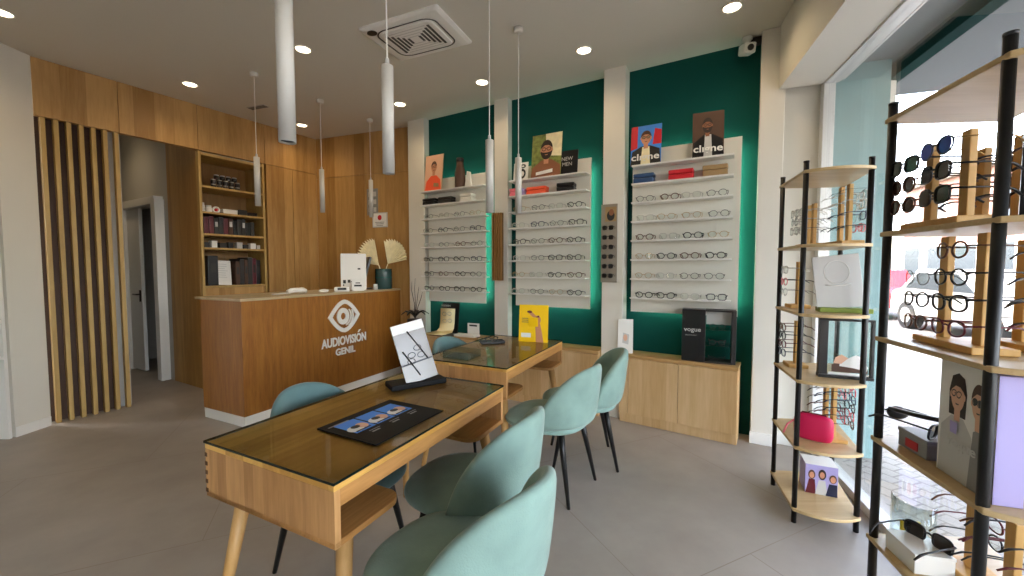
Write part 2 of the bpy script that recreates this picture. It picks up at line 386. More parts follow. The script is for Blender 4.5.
dr = bpy.data.objects.new('door_1', None); COL.objects.link(dr); struct(dr); dr.location = (*cp(.99), 0); dr.rotation_euler = (0, 0, math.atan2(CD.y, CD.x))
# door local: x along corridor wall, +y towards the corridor side (viewer)
mb = MB()
mb.box((-.05, .01, 1.09), (.11, .16, 2.18)); mb.box((1.0, .01, 1.09), (.09, .16, 2.18)); mb.box((.48, .01, 2.17), (1.13, .16, .09))
struct(mb.build('door_frame', 'white', dr, bevel=.003))
lf = struct(MB().box((.79, .0, 1.07), (.42, .04, 2.1)).build('door_leaf', 'white', dr, bevel=.003))
hb = MB().box((.61, .028, 1.0), (.03, .012, .15)); hb.tube([(.61, .03, 1.02), (.61, .07, 1.02), (.70, .07, 1.02)], .009)
struct(hb.build('door_handle', 'blackp', lf))
# ------------------------------------------------------------------ slat screen
sl = thing('slat_screen', 'tall screen of upright oak slats beside the corridor opening', 'screen', (*lw(0), 0), WA)
for i in range(7):
    x = .035+i*.0765
    MB().box((x+.014, .03, HB/2), (.03, .06, HB-.004)).build('slat', 'slat', sl, bevel=.002)
# ------------------------------------------------------------------ built-in bookcase in the wood wall
bc = thing('bookcase', 'tall oak bookcase with open shelves set into the wood wall', 'bookcase', (*lw(1.158), 0), WA)
BWD = .686
bx = lambda c, d, n, m='oak': MB().box(c, d).build(n, m, bc, bevel=.002)
bx((.013, .22, HB/2), (.026, .42, HB-.01), 'side_panel', 'slat'); bx((BWD-.013, .22, HB/2), (.026, .42, HB-.01), 'side_panel', 'slat')
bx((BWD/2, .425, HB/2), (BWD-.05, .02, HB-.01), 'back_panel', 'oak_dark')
bx((BWD/2, .21, 2.61), (BWD-.054, .40, .03), 'top_panel', 'slat')
SH = [2.27, 1.985, 1.745, 1.59, 1.16]
for z in SH: bx((BWD/2, .21, z-.011), (BWD-.054, .40, .022), 'shelf', 'slat')
bx((BWD/2, .03, .57), (BWD-.056, .02, 1.13), 'door', 'oak')
BL = Matrix.Translation((*lw(1.158), 0)) @ Matrix.Rotation(WA, 4, 'Z')
def bk_item(name, x, y, z, label, cat, group=None):
    p = BL @ Vector((x, y, z))
    return thing(name, label, cat, p, WA, group)
# top shelf: small dark jars in two rows
kk = 0
for r in range(3):
    for i in range(5-(r == 2)):
        x = .2+i*.062+(.031 if r == 2 else 0); z = SH[0]+r*.055
        o = bk_item('black_jar', x, .16, z, f'small black round jar, {["bottom","middle","top"][r]} row of the pile, {["first","second","third","fourth","fifth"][i]} from the slats, bookcase top shelf', 'jar', 'black jars piled on the bookcase top shelf')
        if kk == 0:
            j0 = MB().lathe([(.022, 0), (.028, .006), (.028, .038), (.022, .044)], 12).build('jar_body', 'blackp', o, True)
            j1 = MB().lathe([(.023, .044), (.023, .054)], 12).build('lid', 'lgrey', o, True)
        else:
            dup(j0, o); dup(j1, o)
        kk += 1
def box_item(name, x, z, d, mat, label, cat, y=.15, lidmat=None, group=None):
    o = bk_item(name, x, y, z, label, cat, group)
    MB().box((0, 0, d[2]*.4), (d[0], d[1], d[2]*.8)).build('box_body', mat, o, bevel=.002)
    MB().box((0, 0, d[2]*.9), (d[0]+.003, d[1]+.003, d[2]*.2)).build('lid', lidmat or mat, o, bevel=.002)
    return o
def jar_item(x, z, r, h, mat, label, lid='white'):
    o = bk_item('jar', x, .14, z, label, 'jar')
    MB().lathe([(r*.9, 0), (r, .006), (r, h*.75), (r*.8, h*.8)], 14).build('jar_body', mat, o, True)
    MB().lathe([(r*.86, h*.8), (r*.86, h)], 14).build('lid', lid, o, True)
jar_item(.07, SH[1], .026, .11, 'white', 'slim white jar at the slat end of the bookcase second shelf')
jar_item(.135, SH[1], .03, .085, 'pale', 'squat white jar beside the tape roll on the bookcase second shelf')
tr = bk_item('tape_roll', .2, .12, SH[1], 'white tape roll with red core on the bookcase second shelf', 'tape')
MB().tube([(.03*math.cos(a*PI/8), 0, .041+.03*math.sin(a*PI/8)) for a in range(16)], .011, 8, closed=True).build('roll', 'white', tr, True)
MB().tube([(0, -.012, .041), (0, .012, .041)], .016, 14).build('core', 'redb', tr, True)
box_item('white_carton', .34, SH[1], (.15, .1, .06), 'white', 'long low white carton on the bookcase second shelf', 'box')
box_item('dark_carton', .47, SH[1], (.09, .12, .07), 'dark', 'dark carton beside the white carton on the bookcase second shelf', 'box')
box_item('dark_carton', .58, SH[1], (.1, .12, .05), 'blackp', 'flat black carton at the far end of the bookcase second shelf', 'box')
ORD = ['first', 'second', 'third', 'fourth', 'fifth', 'sixth', 'seventh', 'eighth', 'ninth', 'tenth', 'eleventh', 'twelfth', 'thirteenth']
cn = {'red': 'dark red', 'dark': 'charcoal', 'maroon': 'maroon', 'blackp': 'black', 'brown': 'brown'}
x = .05
for i, (w, h, m) in enumerate([(.05, .19, 'maroon'), (.05, .2, 'maroon'), (.045, .18, 'dark'), (.05, .2, 'dark'), (.05, .19, 'maroon'), (.05, .2, 'brown'), (.04, .17, 'blackp'), (.05, .19, 'dark'), (.045, .2, 'dark'), (.05, .16, 'blackp'), (.05, .17, 'dark')]):
    o = bk_item('ring_binder', x+w/2, .17, SH[2], f'{cn[m]} ring binder, {ORD[i]} from the slats on the bookcase third shelf', 'binder', 'binders on the bookcase third shelf')
    MB().box((0, 0, h/2), (w-.004, .22, h)).build('cover', m, o, bevel=.004)
    MB().box((0, -.111, h*.62), (w*.55, .002, h*.3)).build('spine_label', 'lgrey' if i % 3 == 2 else m, o)
    x += w
for i, (xx, w, h, m) in enumerate([(.08, .05, .06, 'dark'), (.15, .055, .08, 'white'), (.24, .07, .06, 'dark'), (.32, .05, .07, 'blackp'), (.41, .06, .075, 'lgrey'), (.48, .05, .05, 'dark'), (.56, .06, .07, 'pale'), (.62, .04, .05, 'lgrey')]):
    mm = {'dark': 'charcoal', 'white': 'white', 'blackp': 'black', 'lgrey': 'light grey', 'pale': 'cream white'}[m]
    box_item('small_box', xx, SH[3], (w, .07, h), m, f'{mm} little box, {ORD[i]} from the slats on the bookcase fourth shelf', 'box', .1, group='little boxes on the bookcase fourth shelf')
o = bk_item('box_file', .13, .2, SH[4], 'large dark box file behind the tilted white notice in the bookcase', 'box file')
MB().box((0, 0, .17), (.1, .26, .34)).build('cover', 'blackp', o, bevel=.004); MB().box((0, -.131, .2), (.05, .003, .1)).build('spine_label', 'dark', o)
o = bk_item('notice', .225, .10, SH[4], 'tilted white notice card on the bookcase lowest shelf', 'notice')
mb = MB(); mb.T = Matrix.Rotation(-.2, 4, 'X') @ Matrix.Rotation(.06, 4, 'Y'); mb.box((0, 0, .15), (.2, .008, .29)); mb.build('card', 'pale', o)
mb = MB(); mb.T = Matrix.Rotation(-.2, 4, 'X') @ Matrix.Rotation(.06, 4, 'Y')
for k in range(7): mb.box((-.01+.01*(k % 2), -.005, .25-k*.026), (.13-.02*(k % 3), .001, .006))
mb.build('printed_lines', 'lgrey', o)
MB().box((0, .05, .1), (.02, .005, .2)).build('easel_back', 'dark', o)
box_item('white_pack', .05, SH[4], (.035, .06, .1), 'pale', 'small white pack at the slat end of the bookcase lowest shelf', 'box')
x = .36
for i, (w, h, m) in enumerate([(.045, .28, 'brown'), (.05, .31, 'dark'), (.04, .30, 'brown'), (.05, .33, 'dark'), (.045, .32, 'maroon'), (.05, .3, 'blackp')]):
    o = bk_item('lever_file', x+w/2, .2, SH[4], f'{cn[m]} lever file, {ORD[i]} beyond the white notice on the bookcase lowest shelf', 'file', 'lever files on the bookcase lowest shelf')
    MB().box((0, 0, h/2), (w-.003, .26, h)).build('cover', m, o, bevel=.004); MB().box((0, -.131, h*.6), (w*.5, .002, h*.3)).build('spine_label', 'dark', o)
    x += w
# ------------------------------------------------------------------ white wall shelving at the edge of view
ws = thing('shelf_unit', 'white shelf unit against the wall beside the white pier', 'shelving', (-4.0, 3.14, 0), 0)
MB().box((-.17, -.012, 1.08), (.34, .022, 2.16)).build('side_panel', 'white', ws); MB().box((-.17, -1.4, 1.08), (.34, .022, 2.16)).build('side_panel', 'white', ws)
MB().box((-.33, -.7, 1.08), (.015, 1.36, 2.16)).build('back_panel', 'pale', ws)
for z in (2.13, 1.82, 1.53, 1.24, .95, .665): MB().box((-.16, -.7, z-.012), (.32, 1.36, .025)).build('shelf', 'white', ws, bevel=.002)
o = thing('dark_case', 'small dark case standing on the lowest white shelf beside the pier', 'case', (-4.08, 3.05, .665)); MB().ell((0, 0, .05), (.05, .06, .048)).build('case_body', 'blackp', o, True); MB().box((0, 0, .052), (.09, .105, .004)).build('seam', 'grey', o)
# ------------------------------------------------------------------ reception desk
DC = V2(-2.272, 3.341); DD = Vector((.425, .905)).normalized(); DA = math.atan2(DD.y, DD.x)
# local: x along the long front (away from the viewer), +y to the far side, front face at y = 0
rd = thing('reception_desk', 'long wood-clad reception desk with white plinth and white eye logo', 'reception desk', (*DC, 0), DA)
DLn, DWd, DT = 2.13, .60, 1.10
DN = V2(-DD.y, DD.x); KN = V2(math.sin(KA), -math.cos(KA))
def desk_end(y, gap=.004): return -((DC+DN*y-K1).dot(KN)-gap)/DD.dot(KN)       # where the desk meets the wood wall
def desk_poly(x0, y0, y1): return [(x0, y0), (desk_end(y0), y0), (desk_end(y1), y1), (x0, y1)]
MB().prism(desk_poly(0, 0, DWd), .09, DT-.022).build('body', 'desk', rd, bevel=.003)
MB().prism(desk_poly(.004, .004, DWd-.004), 0, .09).build('plinth', 'white', rd, bevel=.002)
MB().prism(desk_poly(-.006, -.006, DWd+.07), DT-.022, DT).build('worktop', 'desk_top', rd, bevel=.002)
# logo: a pointed eye outline, a round iris ring and two arcs
lg = MB()
def eye(w, h, n=12):
    up = []
    for i in range(n+1):
        t = -1+2*i/n; up.append((w*t, h*(1-abs(t)**1.75)))
    return up+[(x, -z) for x, z in up[-2:0:-1]]
def ringxz(mb, out, inn, y0, y1, cx, cz):
    n = len(out)
    loops = [[(cx+p[0], y, cz+p[1]) for p in ring] for ring, y in ((out, y0), (out, y1), (inn, y1), (inn, y0))]
    mb.loft(loops, ring=True)
LX, LZ = 1.07, .842
ringxz(lg, eye(.212, .178), eye(.160, .132), -.012, .002, LX, LZ)
ringxz(lg, ellipse(0, 0, .080, .090, 24), ellipse(0, 0, .032, .038, 24), -.012, .002, LX-.02, LZ)
for r0, r1, a in ((.098, .113, .95), (.126, .143, .72)):
    po = [(r1*math.cos(t), r1*1.0*math.sin(t)) for t in [-a+2*a*i/10-.25 for i in range(11)]]
    pi = [(r0*math.cos(t), r0*1.0*math.sin(t)) for t in [-a+2*a*i/10-.25 for i in range(11)]][::-1]
    lg.prism_y([(LX-.02+p[0], LZ+p[1]) for p in po+pi], -.012, .002)
lg.build('logo', 'white', rd)
def fit_text(nm, body, x0, x1, z0, z1, mat, parent, y, bold=.0, depth=.006):
    me = text_mesh(body, 1.0, bold=bold, depth=depth)
    xs = [v.co.x for v in me.vertices]; zs = [v.co.z for v in me.vertices]
    a, b, c, d = min(xs), max(xs), min(zs), max(zs)
    for v in me.vertices:
        v.co.x = x0+(v.co.x-a)/(b-a)*(x1-x0); v.co.z = z0+(v.co.z-c)/(d-c)*(z1-z0); 
    me.materials.clear(); me.materials.append(M[mat])
    o = bpy.data.objects.new(nm, me); COL.objects.link(o); o.parent = parent; o.location = (0, y, 0); return o
fit_text('lettering', 'AUDIOVISION', .772, 1.372, .530, .628, 'white', rd, -.005, bold=.03)
mx = lambda t: max(v.co.x for v in text_mesh(t, 1.0, bold=.03, align='LEFT').vertices)
w0, w1, w2 = mx('AUDIOVISI'), mx('AUDIOVISIO'), mx('AUDIOVISION')
ax = .772+.6*(w0*.47+w1*.53)/w2
MB().prism_y([(ax-.012, .640), (ax+.004, .640), (ax+.036, .668), (ax+.010, .668)], -.008, -.001).build('acute_accent', 'white', rd)
fit_text('lettering', 'GENIL', .945, 1.21, .427, .503, 'white', rd, -.005, bold=.03)
DM = Matrix.Translation((*DC, 0)) @ Matrix.Rotation(DA, 4, 'Z')
def on_desk(name, u, v, label, cat, rz=0, z=DT, g=None):
    p = atz(u, v, z); return thing(name, label, cat, p, DA+rz, g)
def desk_local(name, x, y, label, cat, rz=0, g=None):
    return thing(name, label, cat, DM @ Vector((x, y, DT)), DA+rz, g)
# white card display, dark monitor, palm leaves in a vase and little things along the counter
o = desk_local('display_card', 1.40, .2, 'white display card with dark marks standing on the reception desk', 'display card', rz=-.8)
mb = MB(); mb.T = Matrix.Rotation(-.08, 4, 'X'); mb.box((0, 0, .215), (.28, .012, .43)); mb.build('card', 'white', o, bevel=.002)
for (x, z, w, h) in ((-.10, .10, .03, .04), (-.05, .105, .03, .035), (.02, .10, .1, .012), (.05, .07, .05, .03), (-.11, .06, .012, .02), (.06, .25, .03, .018), (.04, .045, .02, .02)):
    mb = MB(); mb.T = Matrix.Rotation(-.08, 4, 'X'); mb.box((x, -.007, z), (w, .001, h)); mb.build('printed_mark', 'dark', o)
MB().box((0, .06, .02), (.2, .1, .03)).build('foot', 'dark', o)
o = desk_local('small_carton', 1.34, .07, 'small white carton with dark print in front of the white display card', 'box', rz=-.8)
MB().box((0, 0, .065), (.13, .07, .13)).build('carton_body', 'white', o, bevel=.002); MB().box((0, -.036, .06), (.08, .001, .02)).box((0, -.036, .09), (.05, .001, .012)).build('print', 'dark', o)
o = desk_local('card_reader', 1.16, .12, 'white card reader with dark screen lying on the reception desk', 'card reader', rz=-.8)
MB().box((0, 0, .025), (.16, .09, .05)).build('reader_body', 'white', o, bevel=.008); MB().box((0, -.046, .03), (.09, .002, .024)).build('screen', 'blackp', o)
o = desk_local('phone_handset', .68, .22, 'white phone handset lying on the reception desk', 'phone')
MB().tube([(-.1, 0, .02), (-.06, 0, .035), (.06, 0, .035), (.1, 0, .02)], [.022, .026, .026, .024], 10).build('handset', 'white', o, True)
MB().ell((.07, .02, .03), (.045, .04, .032)).build('earpiece', 'white', o, True); MB().tube([(-.1, 0, .012), (-.16, .03, .008), (-.2, -.01, .008), (-.25, .02, .008)], .006, 6).build('cord', 'lgrey', o, True)
o = desk_local('mouse', .95, .16, 'white computer mouse between the phone and the card reader', 'mouse')
MB().ell((0, 0, .016), (.06, .035, .02)).build('mouse_body', 'white', o, True); MB().box((.01, 0, .034), (.02, .006, .006)).build('scroll_wheel', 'grey', o)
o = desk_local('computer_monitor', 1.70, .34, 'black computer monitor seen from behind on the reception desk', 'monitor', rz=1.0)
mb = MB(); mb.T = Matrix.Translation((0, 0, .25)) @ Matrix.Rotation(.28, 4, 'X'); mb.box((0, 0, 0), (.40, .03, .30)); mb.build('screen', 'blackp', o, bevel=.006)
MB().tube([(0, .03, .0), (0, .03, .14), (0, .0, .24)], .022, 10).build('stand_neck', 'blackp', o); MB().lathe([(.1, 0), (.1, .012), (.03, .016)], 20).build('stand_foot', 'blackp', o)
o = desk_local('glass_vase', 1.80, .115, 'dark green glass vase on the reception desk holding dried palm leaves', 'vase')
MB().lathe([(.100, 0), (.104, .01), (.104, .20), (.102, .25), (.094, .25), (.094, .02)], 24).build('vase_body', 'vase', o, True)
MB().lathe([(.1045, .14), (.1045, .15)], 24, caps=False).build('rim_band', 'teal', o, True)
vb = DM @ Vector((1.80, .115, DT))
def palm(px, py, stalk, lean, yaw, label, R=.2, half=1.0):
    o = thing('palm_leaf', label, 'dried palm leaf', (vb.x+px, vb.y+py, DT+.13), yaw, 'dried palm leaves on the reception desk')
    top = .14; b = Vector((math.sin(lean)*stalk, 0, top+math.cos(lean)*stalk))
    MB().tube([(0, 0, 0), (0, 0, top*.8), b], .006, 6).build('stalk', 'palm', o, True)
    n = 24; rim = []
    for i in range(n+1):
        t = -1+2*i/n; a = lean+t*half
        r = R*(1-.10*t*t)*(1 if i % 2 == 0 else .90)
        rim.append((b.x+math.sin(a)*r, (.016 if i % 2 else -.010), b.z+math.cos(a)*r))
    vs = [tuple(b)]+rim; k = len(vs); vs2 = [(x, y+.004, z) for x, y, z in vs]
    fs = [(0, i, i+1) for i in range(1, n+1)]+[(k, k+i+1, k+i) for i in range(1, n+1)]+[(i, k+i, k+i+1, i+1) for i in range(1, n+1)]+[(0, 1, k+1, k), (0, k, k+n+1, n+1)]
    MB().add(vs+vs2, fs).build('fan', 'palm', o)
    return o
palm(-.03, -.03, .03, -.80, -.37, 'dried fan palm leaf spreading towards the black monitor', .38, .62)
palm(.03, .0, .05, .62, -.37, 'dried fan palm leaf spreading towards the white pier', .33, .78)
o = desk_local('glass_jar', 1.60, .06, 'small clear jar with grey lid beside the vase on the desk', 'jar')
MB().lathe([(.025, 0), (.027, .004), (.027, .045), (.022, .05)], 14).build('jar_body', 'lgrey', o, True); MB().lathe([(.024, .05), (.024, .066)], 14).build('lid', 'white', o, True)
# signs on the wood wall
def wall_sign(u, v, w, h, label, name='wall_sign'):
    # on the wood back wall
    r = ray(u, v); n = Vector((math.sin(KA), -math.cos(KA)))
    k = ((K1.x)*n.x+(K1.y)*n.y+.004)/(r[0]*n.x+r[1]*n.y)
    return thing(name, label, 'sign', (r[0]*k, r[1]*k, CAMH+r[2]*k), KA)
o = wall_sign(372.5, 202, .2, .36, 'grey notice with pale pictograms on the wood wall above the other sign')
MB().box((0, 0, 0), (.17, .006, .34)).build('plate', 'grey', o)
for i in range(3):
    for j in range(2): MB().box((-.035+.07*j, -.004, .1-.1*i), (.05, .002, .06)).build('pictogram', 'lgrey', o)
o = wall_sign(380, 220, .22, .18, 'white notice with red symbol and grey lines on the wood wall')
MB().box((0, 0, 0), (.23, .008, .19)).build('frame', 'lgrey', o); MB().box((0, -.004, 0), (.205, .004, .165)).build('sheet', 'white', o)
MB().prism_y(ellipse(.0, .03, .03, .034, 16), -.008, -.005).build('red_symbol', 'redb', o)
mb = MB()
for k in range(3): mb.box((0, -.0065, -.03-.02*k), (.14-.02*k, .001, .008))
mb.build('printed_lines', 'grey', o)
# ------------------------------------------------------------------ eyeglasses
def rim_path(shape, w, h, n=18):
    out = []
    for i in range(n):
        a = 2*PI*i/n; c, s = math.cos(a), math.sin(a)
        p = {'round': 2.0, 'square': 3.2, 'cat': 2.4, 'aviator': 2.3}[shape]
        x = w*math.copysign(abs(c)**(2/p), c); z = h*math.copysign(abs(s)**(2/p), s)
        if shape == 'cat' : z += .10*x*(1 if z > 0 else .3)
        if shape == 'aviator' and z < 0: x *= 1-.25*abs(z/h)
        out.append((x, z))
    return out
def glasses_meshes(shape, thick, frame, lens, w=.024, h=.020, ptemple=None, small=False, fold=False):
    """Meshes of one pair: lateral axis x, facing -y, temples run to +y, lenses' centre at z = 0."""
    n = 12 if small else 20; k = 4 if small else 8
    fr = MB(); cx = w+.0095
    for sgn in (-1, 1):
        P = [(sgn*(cx+x) if sgn > 0 else -(cx+x), 0.004*abs(x/w)*(1 if x > 0 else 0), z) for x, z in rim_path(shape, w, h, n)]
        fr.tube(P, thick, k, closed=True)
    fr.tube([(-.0115, 0, h*.25), (0, -.001, h*.42), (.0115, 0, h*.25)], thick*.95, k)
    for sgn in (-1, 1): fr.tube([(sgn*(cx+w*.93), .002, h*.45), (sgn*(cx+w+.006), .006, h*.5)], thick*1.1, k)
    tm = MB(); ex = cx+w+.006
    P = [(ex, .005, h*.5), (ex+.001, .06, h*.5), (ex, .105, h*.42), (ex-.004, .125, h*.1), (ex-.008, .142, -h*.55)]
    tm.tube(P, [thick*.95, thick*.85, thick*.85, thick*1.2, thick*.9], k)
    ln = MB()
    pts = [(cx+x*.97, .001, z*.97) for x, z in rim_path(shape, w, h, n)]
    ln.add(pts, [tuple(range(len(pts)))])
    return fr, tm, ln, ex
def mirror_mb(mb):
    q = MB(); q.v = [(-x, y, z) for x, y, z in mb.v]; q.f = [f[::-1] for f in mb.f]; q.m = list(mb.m); return q
FULL = {}
def full_glasses(key, spec):
    """Parts for a pair near the viewer: frame_front, lens x2, temple x2."""
    shape, thick, frame, lens, w, h, tmat = spec
    fr, tm, ln, ex = glasses_meshes(shape, thick, frame, lens, w, h)
    t2, l2 = mirror_mb(tm), mirror_mb(ln)
    FULL[key] = (fr.mesh('frame_front', [frame], True), tm.mesh('temple', [tmat], True), t2.mesh('temple', [tmat], True), ln.mesh('lens', [lens]), l2.mesh('lens', [lens]))
def place_full(key, name, label, cat, loc, rz, group=None, extra=(0, 0)):
    o = thing(name, label, cat, loc, rz, group)
    o.rotation_euler = (extra[0], extra[1], rz); o.scale = (1.04, 1.04, 1.04)
    for nm, me in zip(('frame_front', 'temple', 'temple', 'lens', 'lens'), FULL[key]):
        c = bpy.data.objects.new(nm, me); COL.objects.link(c); c.parent = o
    return o
SMALL = {}
def small_glasses(key, shape, thick, frame, lens, w=.024, h=.019):
    fr, tm, ln, ex = glasses_meshes(shape, thick, frame, lens, w, h, small=True)
    t2, l2 = mirror_mb(tm), mirror_mb(ln)
    front = MB()
    for q in (fr, tm, t2): front.add(q.v, q.f)
    SMALL[key] = (front.mesh('frame', [frame], True), ln.mesh('lens', [lens]), l2.mesh('lens', [lens]))
small_glasses('black', 'round', .0030, 'blackp', 'lens'); small_glasses('blacksq', 'square', .0032, 'blackp', 'lens')
small_glasses('tort', 'round', .0030, 'tort', 'lens'); small_glasses('thin', 'round', .0017, 'dark', 'lens')
small_glasses('gold', 'aviator', .0016, 'gold', 'lens'); small_glasses('clear', 'square', .0026, 'clearf', 'lens')
small_glasses('cat', 'cat', .0031, 'blackp', 'lens'); small_glasses('navy', 'square', .0029, 'navy', 'lens')
small_glasses('sun', 'square', .0024, 'blackp', 'sun'); small_glasses('maroon', 'cat', .0022, 'maroon', 'lens')
GN_ = {'black': 'round black-rimmed', 'blacksq': 'square black-rimmed', 'tort': 'round tortoiseshell', 'thin': 'thin dark wire', 'gold': 'thin gold wire', 'clear': 'pale clear-framed', 'cat': 'black upswept', 'navy': 'square navy-rimmed', 'maroon': 'maroon upswept'}
# ------------------------------------------------------------------ the three lit display boards on the teal wall
SZ = [2.235, 2.08, 1.922, 1.76, 1.597, 1.433, 1.268, 1.102]
def board(s0, s1, sa, sb, label, rows, where):
    o = thing('display_board', label, 'display board', (*wp(s0), 0), EA)
    W = s1-s0
    MB().box((W/2, -.07, 1.68), (W, .016, 1.42)).build('back_panel', 'offwhite', o, bevel=.002)
    mb = MB()
    for x in (.07, W-.07): mb.box((x, -.031, 1.68), (.04, .058, 1.2))
    mb.build('wall_batten', 'white', o)
    le = MB()
    for x in (W-.035,): le.box((x, -.054, 1.68), (.012, .012, 1.30))
    for z in (1.03, 2.33): le.box((W/2, -.054, z), (W-.12, .012, .012))
    le.build('led_tape', 'led', o)
    for z in SZ:
        a, b = sa-s0, sb-s0
        sh = MB().box(((a+b)/2, -.138, z-.005), (b-a, .12, .01)).build('shelf', 'white', o, bevel=.0015)
        MB().box(((a+b)/2, -.2, z+.000), (b-a, .004, .007)).build('shelf_lip', 'white', sh)
    for ri, row in enumerate(rows):
        n = len(row)
        for i, key in enumerate(row):
            if key is None: continue
            x = sa+.115+i*((sb-sa)-.22)/(n-1)+random.uniform(-.012, .012)
            z = SZ[2+ri]+.028
            p = wp(x, .188)
            g = thing('eyeglasses', f'{GN_[key]} glasses, {ORD[i]} from slat end, {ORD[ri]} glasses row under {where}', 'glasses', (p.x, p.y, z), EA+random.uniform(-.06, .06), 'glasses on the lit display boards')
            for nm, me in zip(('frame', 'lens', 'lens'), SMALL[key]):
                c = bpy.data.objects.new(nm, me); COL.objects.link(c); c.parent = g; c.scale = (1.2, .75, 1.25)
    return o
board(.09, .90, .075, .955, 'lit white display board of glasses beside the reception desk, topped by orange-shirt poster',
      [['thin', 'clear', 'thin', 'gold'], ['thin', 'black', 'thin', 'navy'], ['clear', 'thin', 'tort', 'thin'], ['black', 'blacksq', 'cat', 'navy'], ['blacksq', 'tort', 'black', 'thin'], ['black', 'cat', 'blacksq', 'black']], 'the orange-shirt poster')
board(1.275, 2.08, 1.26, 2.075, 'lit white display board of glasses between two piers, topped by bearded man poster',
      [['clear', 'thin', 'thin', 'tort'], ['black', 'thin', 'tort', 'cat'], ['gold', 'thin', 'blacksq', 'black'], ['gold', 'clear', 'black', 'cat'], ['clear', 'gold', 'clear', 'black']][:0]+
      [['gold', 'thin', 'clear', 'black'], ['clear', 'navy', 'thin', 'blacksq'], ['cat', 'thin', 'tort', 'black'], ['clear', 'thin', 'blacksq', 'cat'], ['gold', 'clear', 'black', 'tort'], ['clear', 'thin', 'gold', 'black']], 'the bearded man poster')
board(2.462, 3.30, 2.48, 3.25, 'lit white display board of glasses above the oak cabinet, topped by two dark posters',
      [['thin', 'tort', 'clear', 'thin'], ['clear', 'gold', 'gold', 'thin'], ['tort', 'clear', 'black', 'gold'], ['gold', 'black', 'tort', 'black'], ['gold', 'clear', 'thin', 'thin'], ['black', 'cat', 'clear', 'blacksq']], 'the two dark posters')
# posters and cases on the boards' upper shelves
def stand_art(name, s, z, w, h, label, cat, base, shapes, mats, d=.163, lean=-.11, rz=0):
    p = wp(s, d); o = thing(name, label, cat, (p.x, p.y, z), EA+rz)
    mb = MB(); mb.T = Matrix.Rotation(lean, 4, 'X'); mb.box((0, 0, h/2), (w, .006, h), 0); art(mb, shapes, w, h, -.0032)
    mb.build('printed_card', [base]+mats, o)
    q = MB(); q.T = Matrix.Translation((0, .055*h+.03, 0)) @ Matrix.Rotation(math.atan2(.025, .5*h), 4, 'X'); q.box((0, 0, h*.25), (w*.25, .004, h*.5)); q.build('easel_back', 'dark', o)
    return o
el = ellipse
# 1: person in orange
stand_art('poster', .235, SZ[0]+.001, .26, .42, 'poster of person in orange shirt and glasses standing on the top shelf', 'poster', 'tan',
    [([(0, 0), (1, 0), (1, 1), (0, 1)], 1), ([(.05, 0), (.97, 0), (.90, .30), (.66, .43), (.36, .43), (.12, .28)], 2)]+face(.5, .66, .15, .15, 3, 4, 5)+[([(.55, .12), (.85, .10), (.82, .2), (.56, .22)], 6)], ['skin3', 'orange', 'skin', 'hair2', 'dark', 'tan'])
p = wp(.60, .13); o = thing('dark_vase', 'dark brown bottle-shaped vase standing on the top shelf beside the orange-shirt poster', 'vase', (p.x, p.y, SZ[0]+.001), EA)
MB().lathe([(.055, 0), (.06, .02), (.058, .17), (.042, .24), (.036, .29)], 16).build('vase_body', 'brown', o, True); MB().lathe([(.04, .29), (.04, .33)], 16).build('neck', 'dark', o, True)
p = wp(.70, .12); o = thing('white_wedge', 'white pointed card stand on the top shelf beside the dark vase', 'card stand', (p.x, p.y, SZ[0]+.001), EA)
MB().prism_y([(-.04, 0), (.05, 0), (.03, .17), (-.005, .18)], -.015, .015).build('card', 'white', o, bevel=.002); MB().box((0, .03, .04), (.05, .05, .006)).build('foot', 'white', o)
def case(s, z, d, mat, label, name='glasses_case', dd=.14, lid=None, rz=0):
    p = wp(s, dd); o = thing(name, label, 'glasses case', (p.x, p.y, z+.001), EA+rz)
    MB().box((0, 0, d[2]*.28), (d[0], d[1], d[2]*.56)).build('case_bottom', mat, o, bevel=.008)
    MB().box((0, 0, d[2]*.79), (d[0], d[1], d[2]*.42)).build('case_lid', lid or mat, o, bevel=.008)
    return o
case(.19, SZ[1], (.19, .09, .075), 'blackp', 'black case at the desk end of the shelf under the orange-shirt poster')
case(.42, SZ[1], (.19, .09, .075), 'dark', 'black case in the middle of the shelf under the orange-shirt poster')
case(.71, SZ[1], (.15, .09, .085), 'offwhite', 'cream white case on the shelf under the orange-shirt poster')
# 2: bearded man, letter card, black card
stand_art('letter_card', 1.375, SZ[0]+.001, .16, .18, 'white card with bold black curved letters beside the bearded man poster', 'card', 'white',
    [([(.1, .55), (.3, .9), (.3, .2), (.18, .3)], 1), (el(.62, .36, .24, .28), 1), (el(.62, .36, .12, .15), 0), (el(.65, .78, .2, .12), 1), (el(.65, .78, .09, .05), 0)], ['blackp'])
stand_art('poster', 1.65, SZ[0]+.001, .315, .43, 'poster of a bearded bare-shouldered man in glasses before green leaves', 'poster', 'leafgreen',
    [([(.5, .5), (1, .45), (1, 1), (.45, 1)], 1), ([(0, 0), (1, 0), (.97, .26), (.68, .40), (.34, .40), (.03, .24)], 2)]+face(.5, .63, .19, .20, 4, 3, 3, beard=True)+[([(.18, .06), (.74, .10), (.74, .18), (.18, .13)], 5)], ['palm', 'skin2', 'hair', 'skin', 'pale'])
o = stand_art('black_card', 1.87, SZ[0]+.001, .20, .235, 'black card with small grey lettering beside the bearded man poster', 'card', 'blackp', [([(.05, .03), (.95, .03), (.95, .06), (.05, .06)], 1)], ['dark'], d=.15)
put_text('lettering', 'NEW', .05, 'lgrey', o, (0, -.006, .135), (-.11, 0, 0)); put_text('lettering', 'MEN', .05, 'lgrey', o, (0, -.006, .085), (-.11, 0, 0))
case(1.30, SZ[1], (.085, .09, .08), 'pink', 'small pink case at the end of the shelf under the bearded man poster')
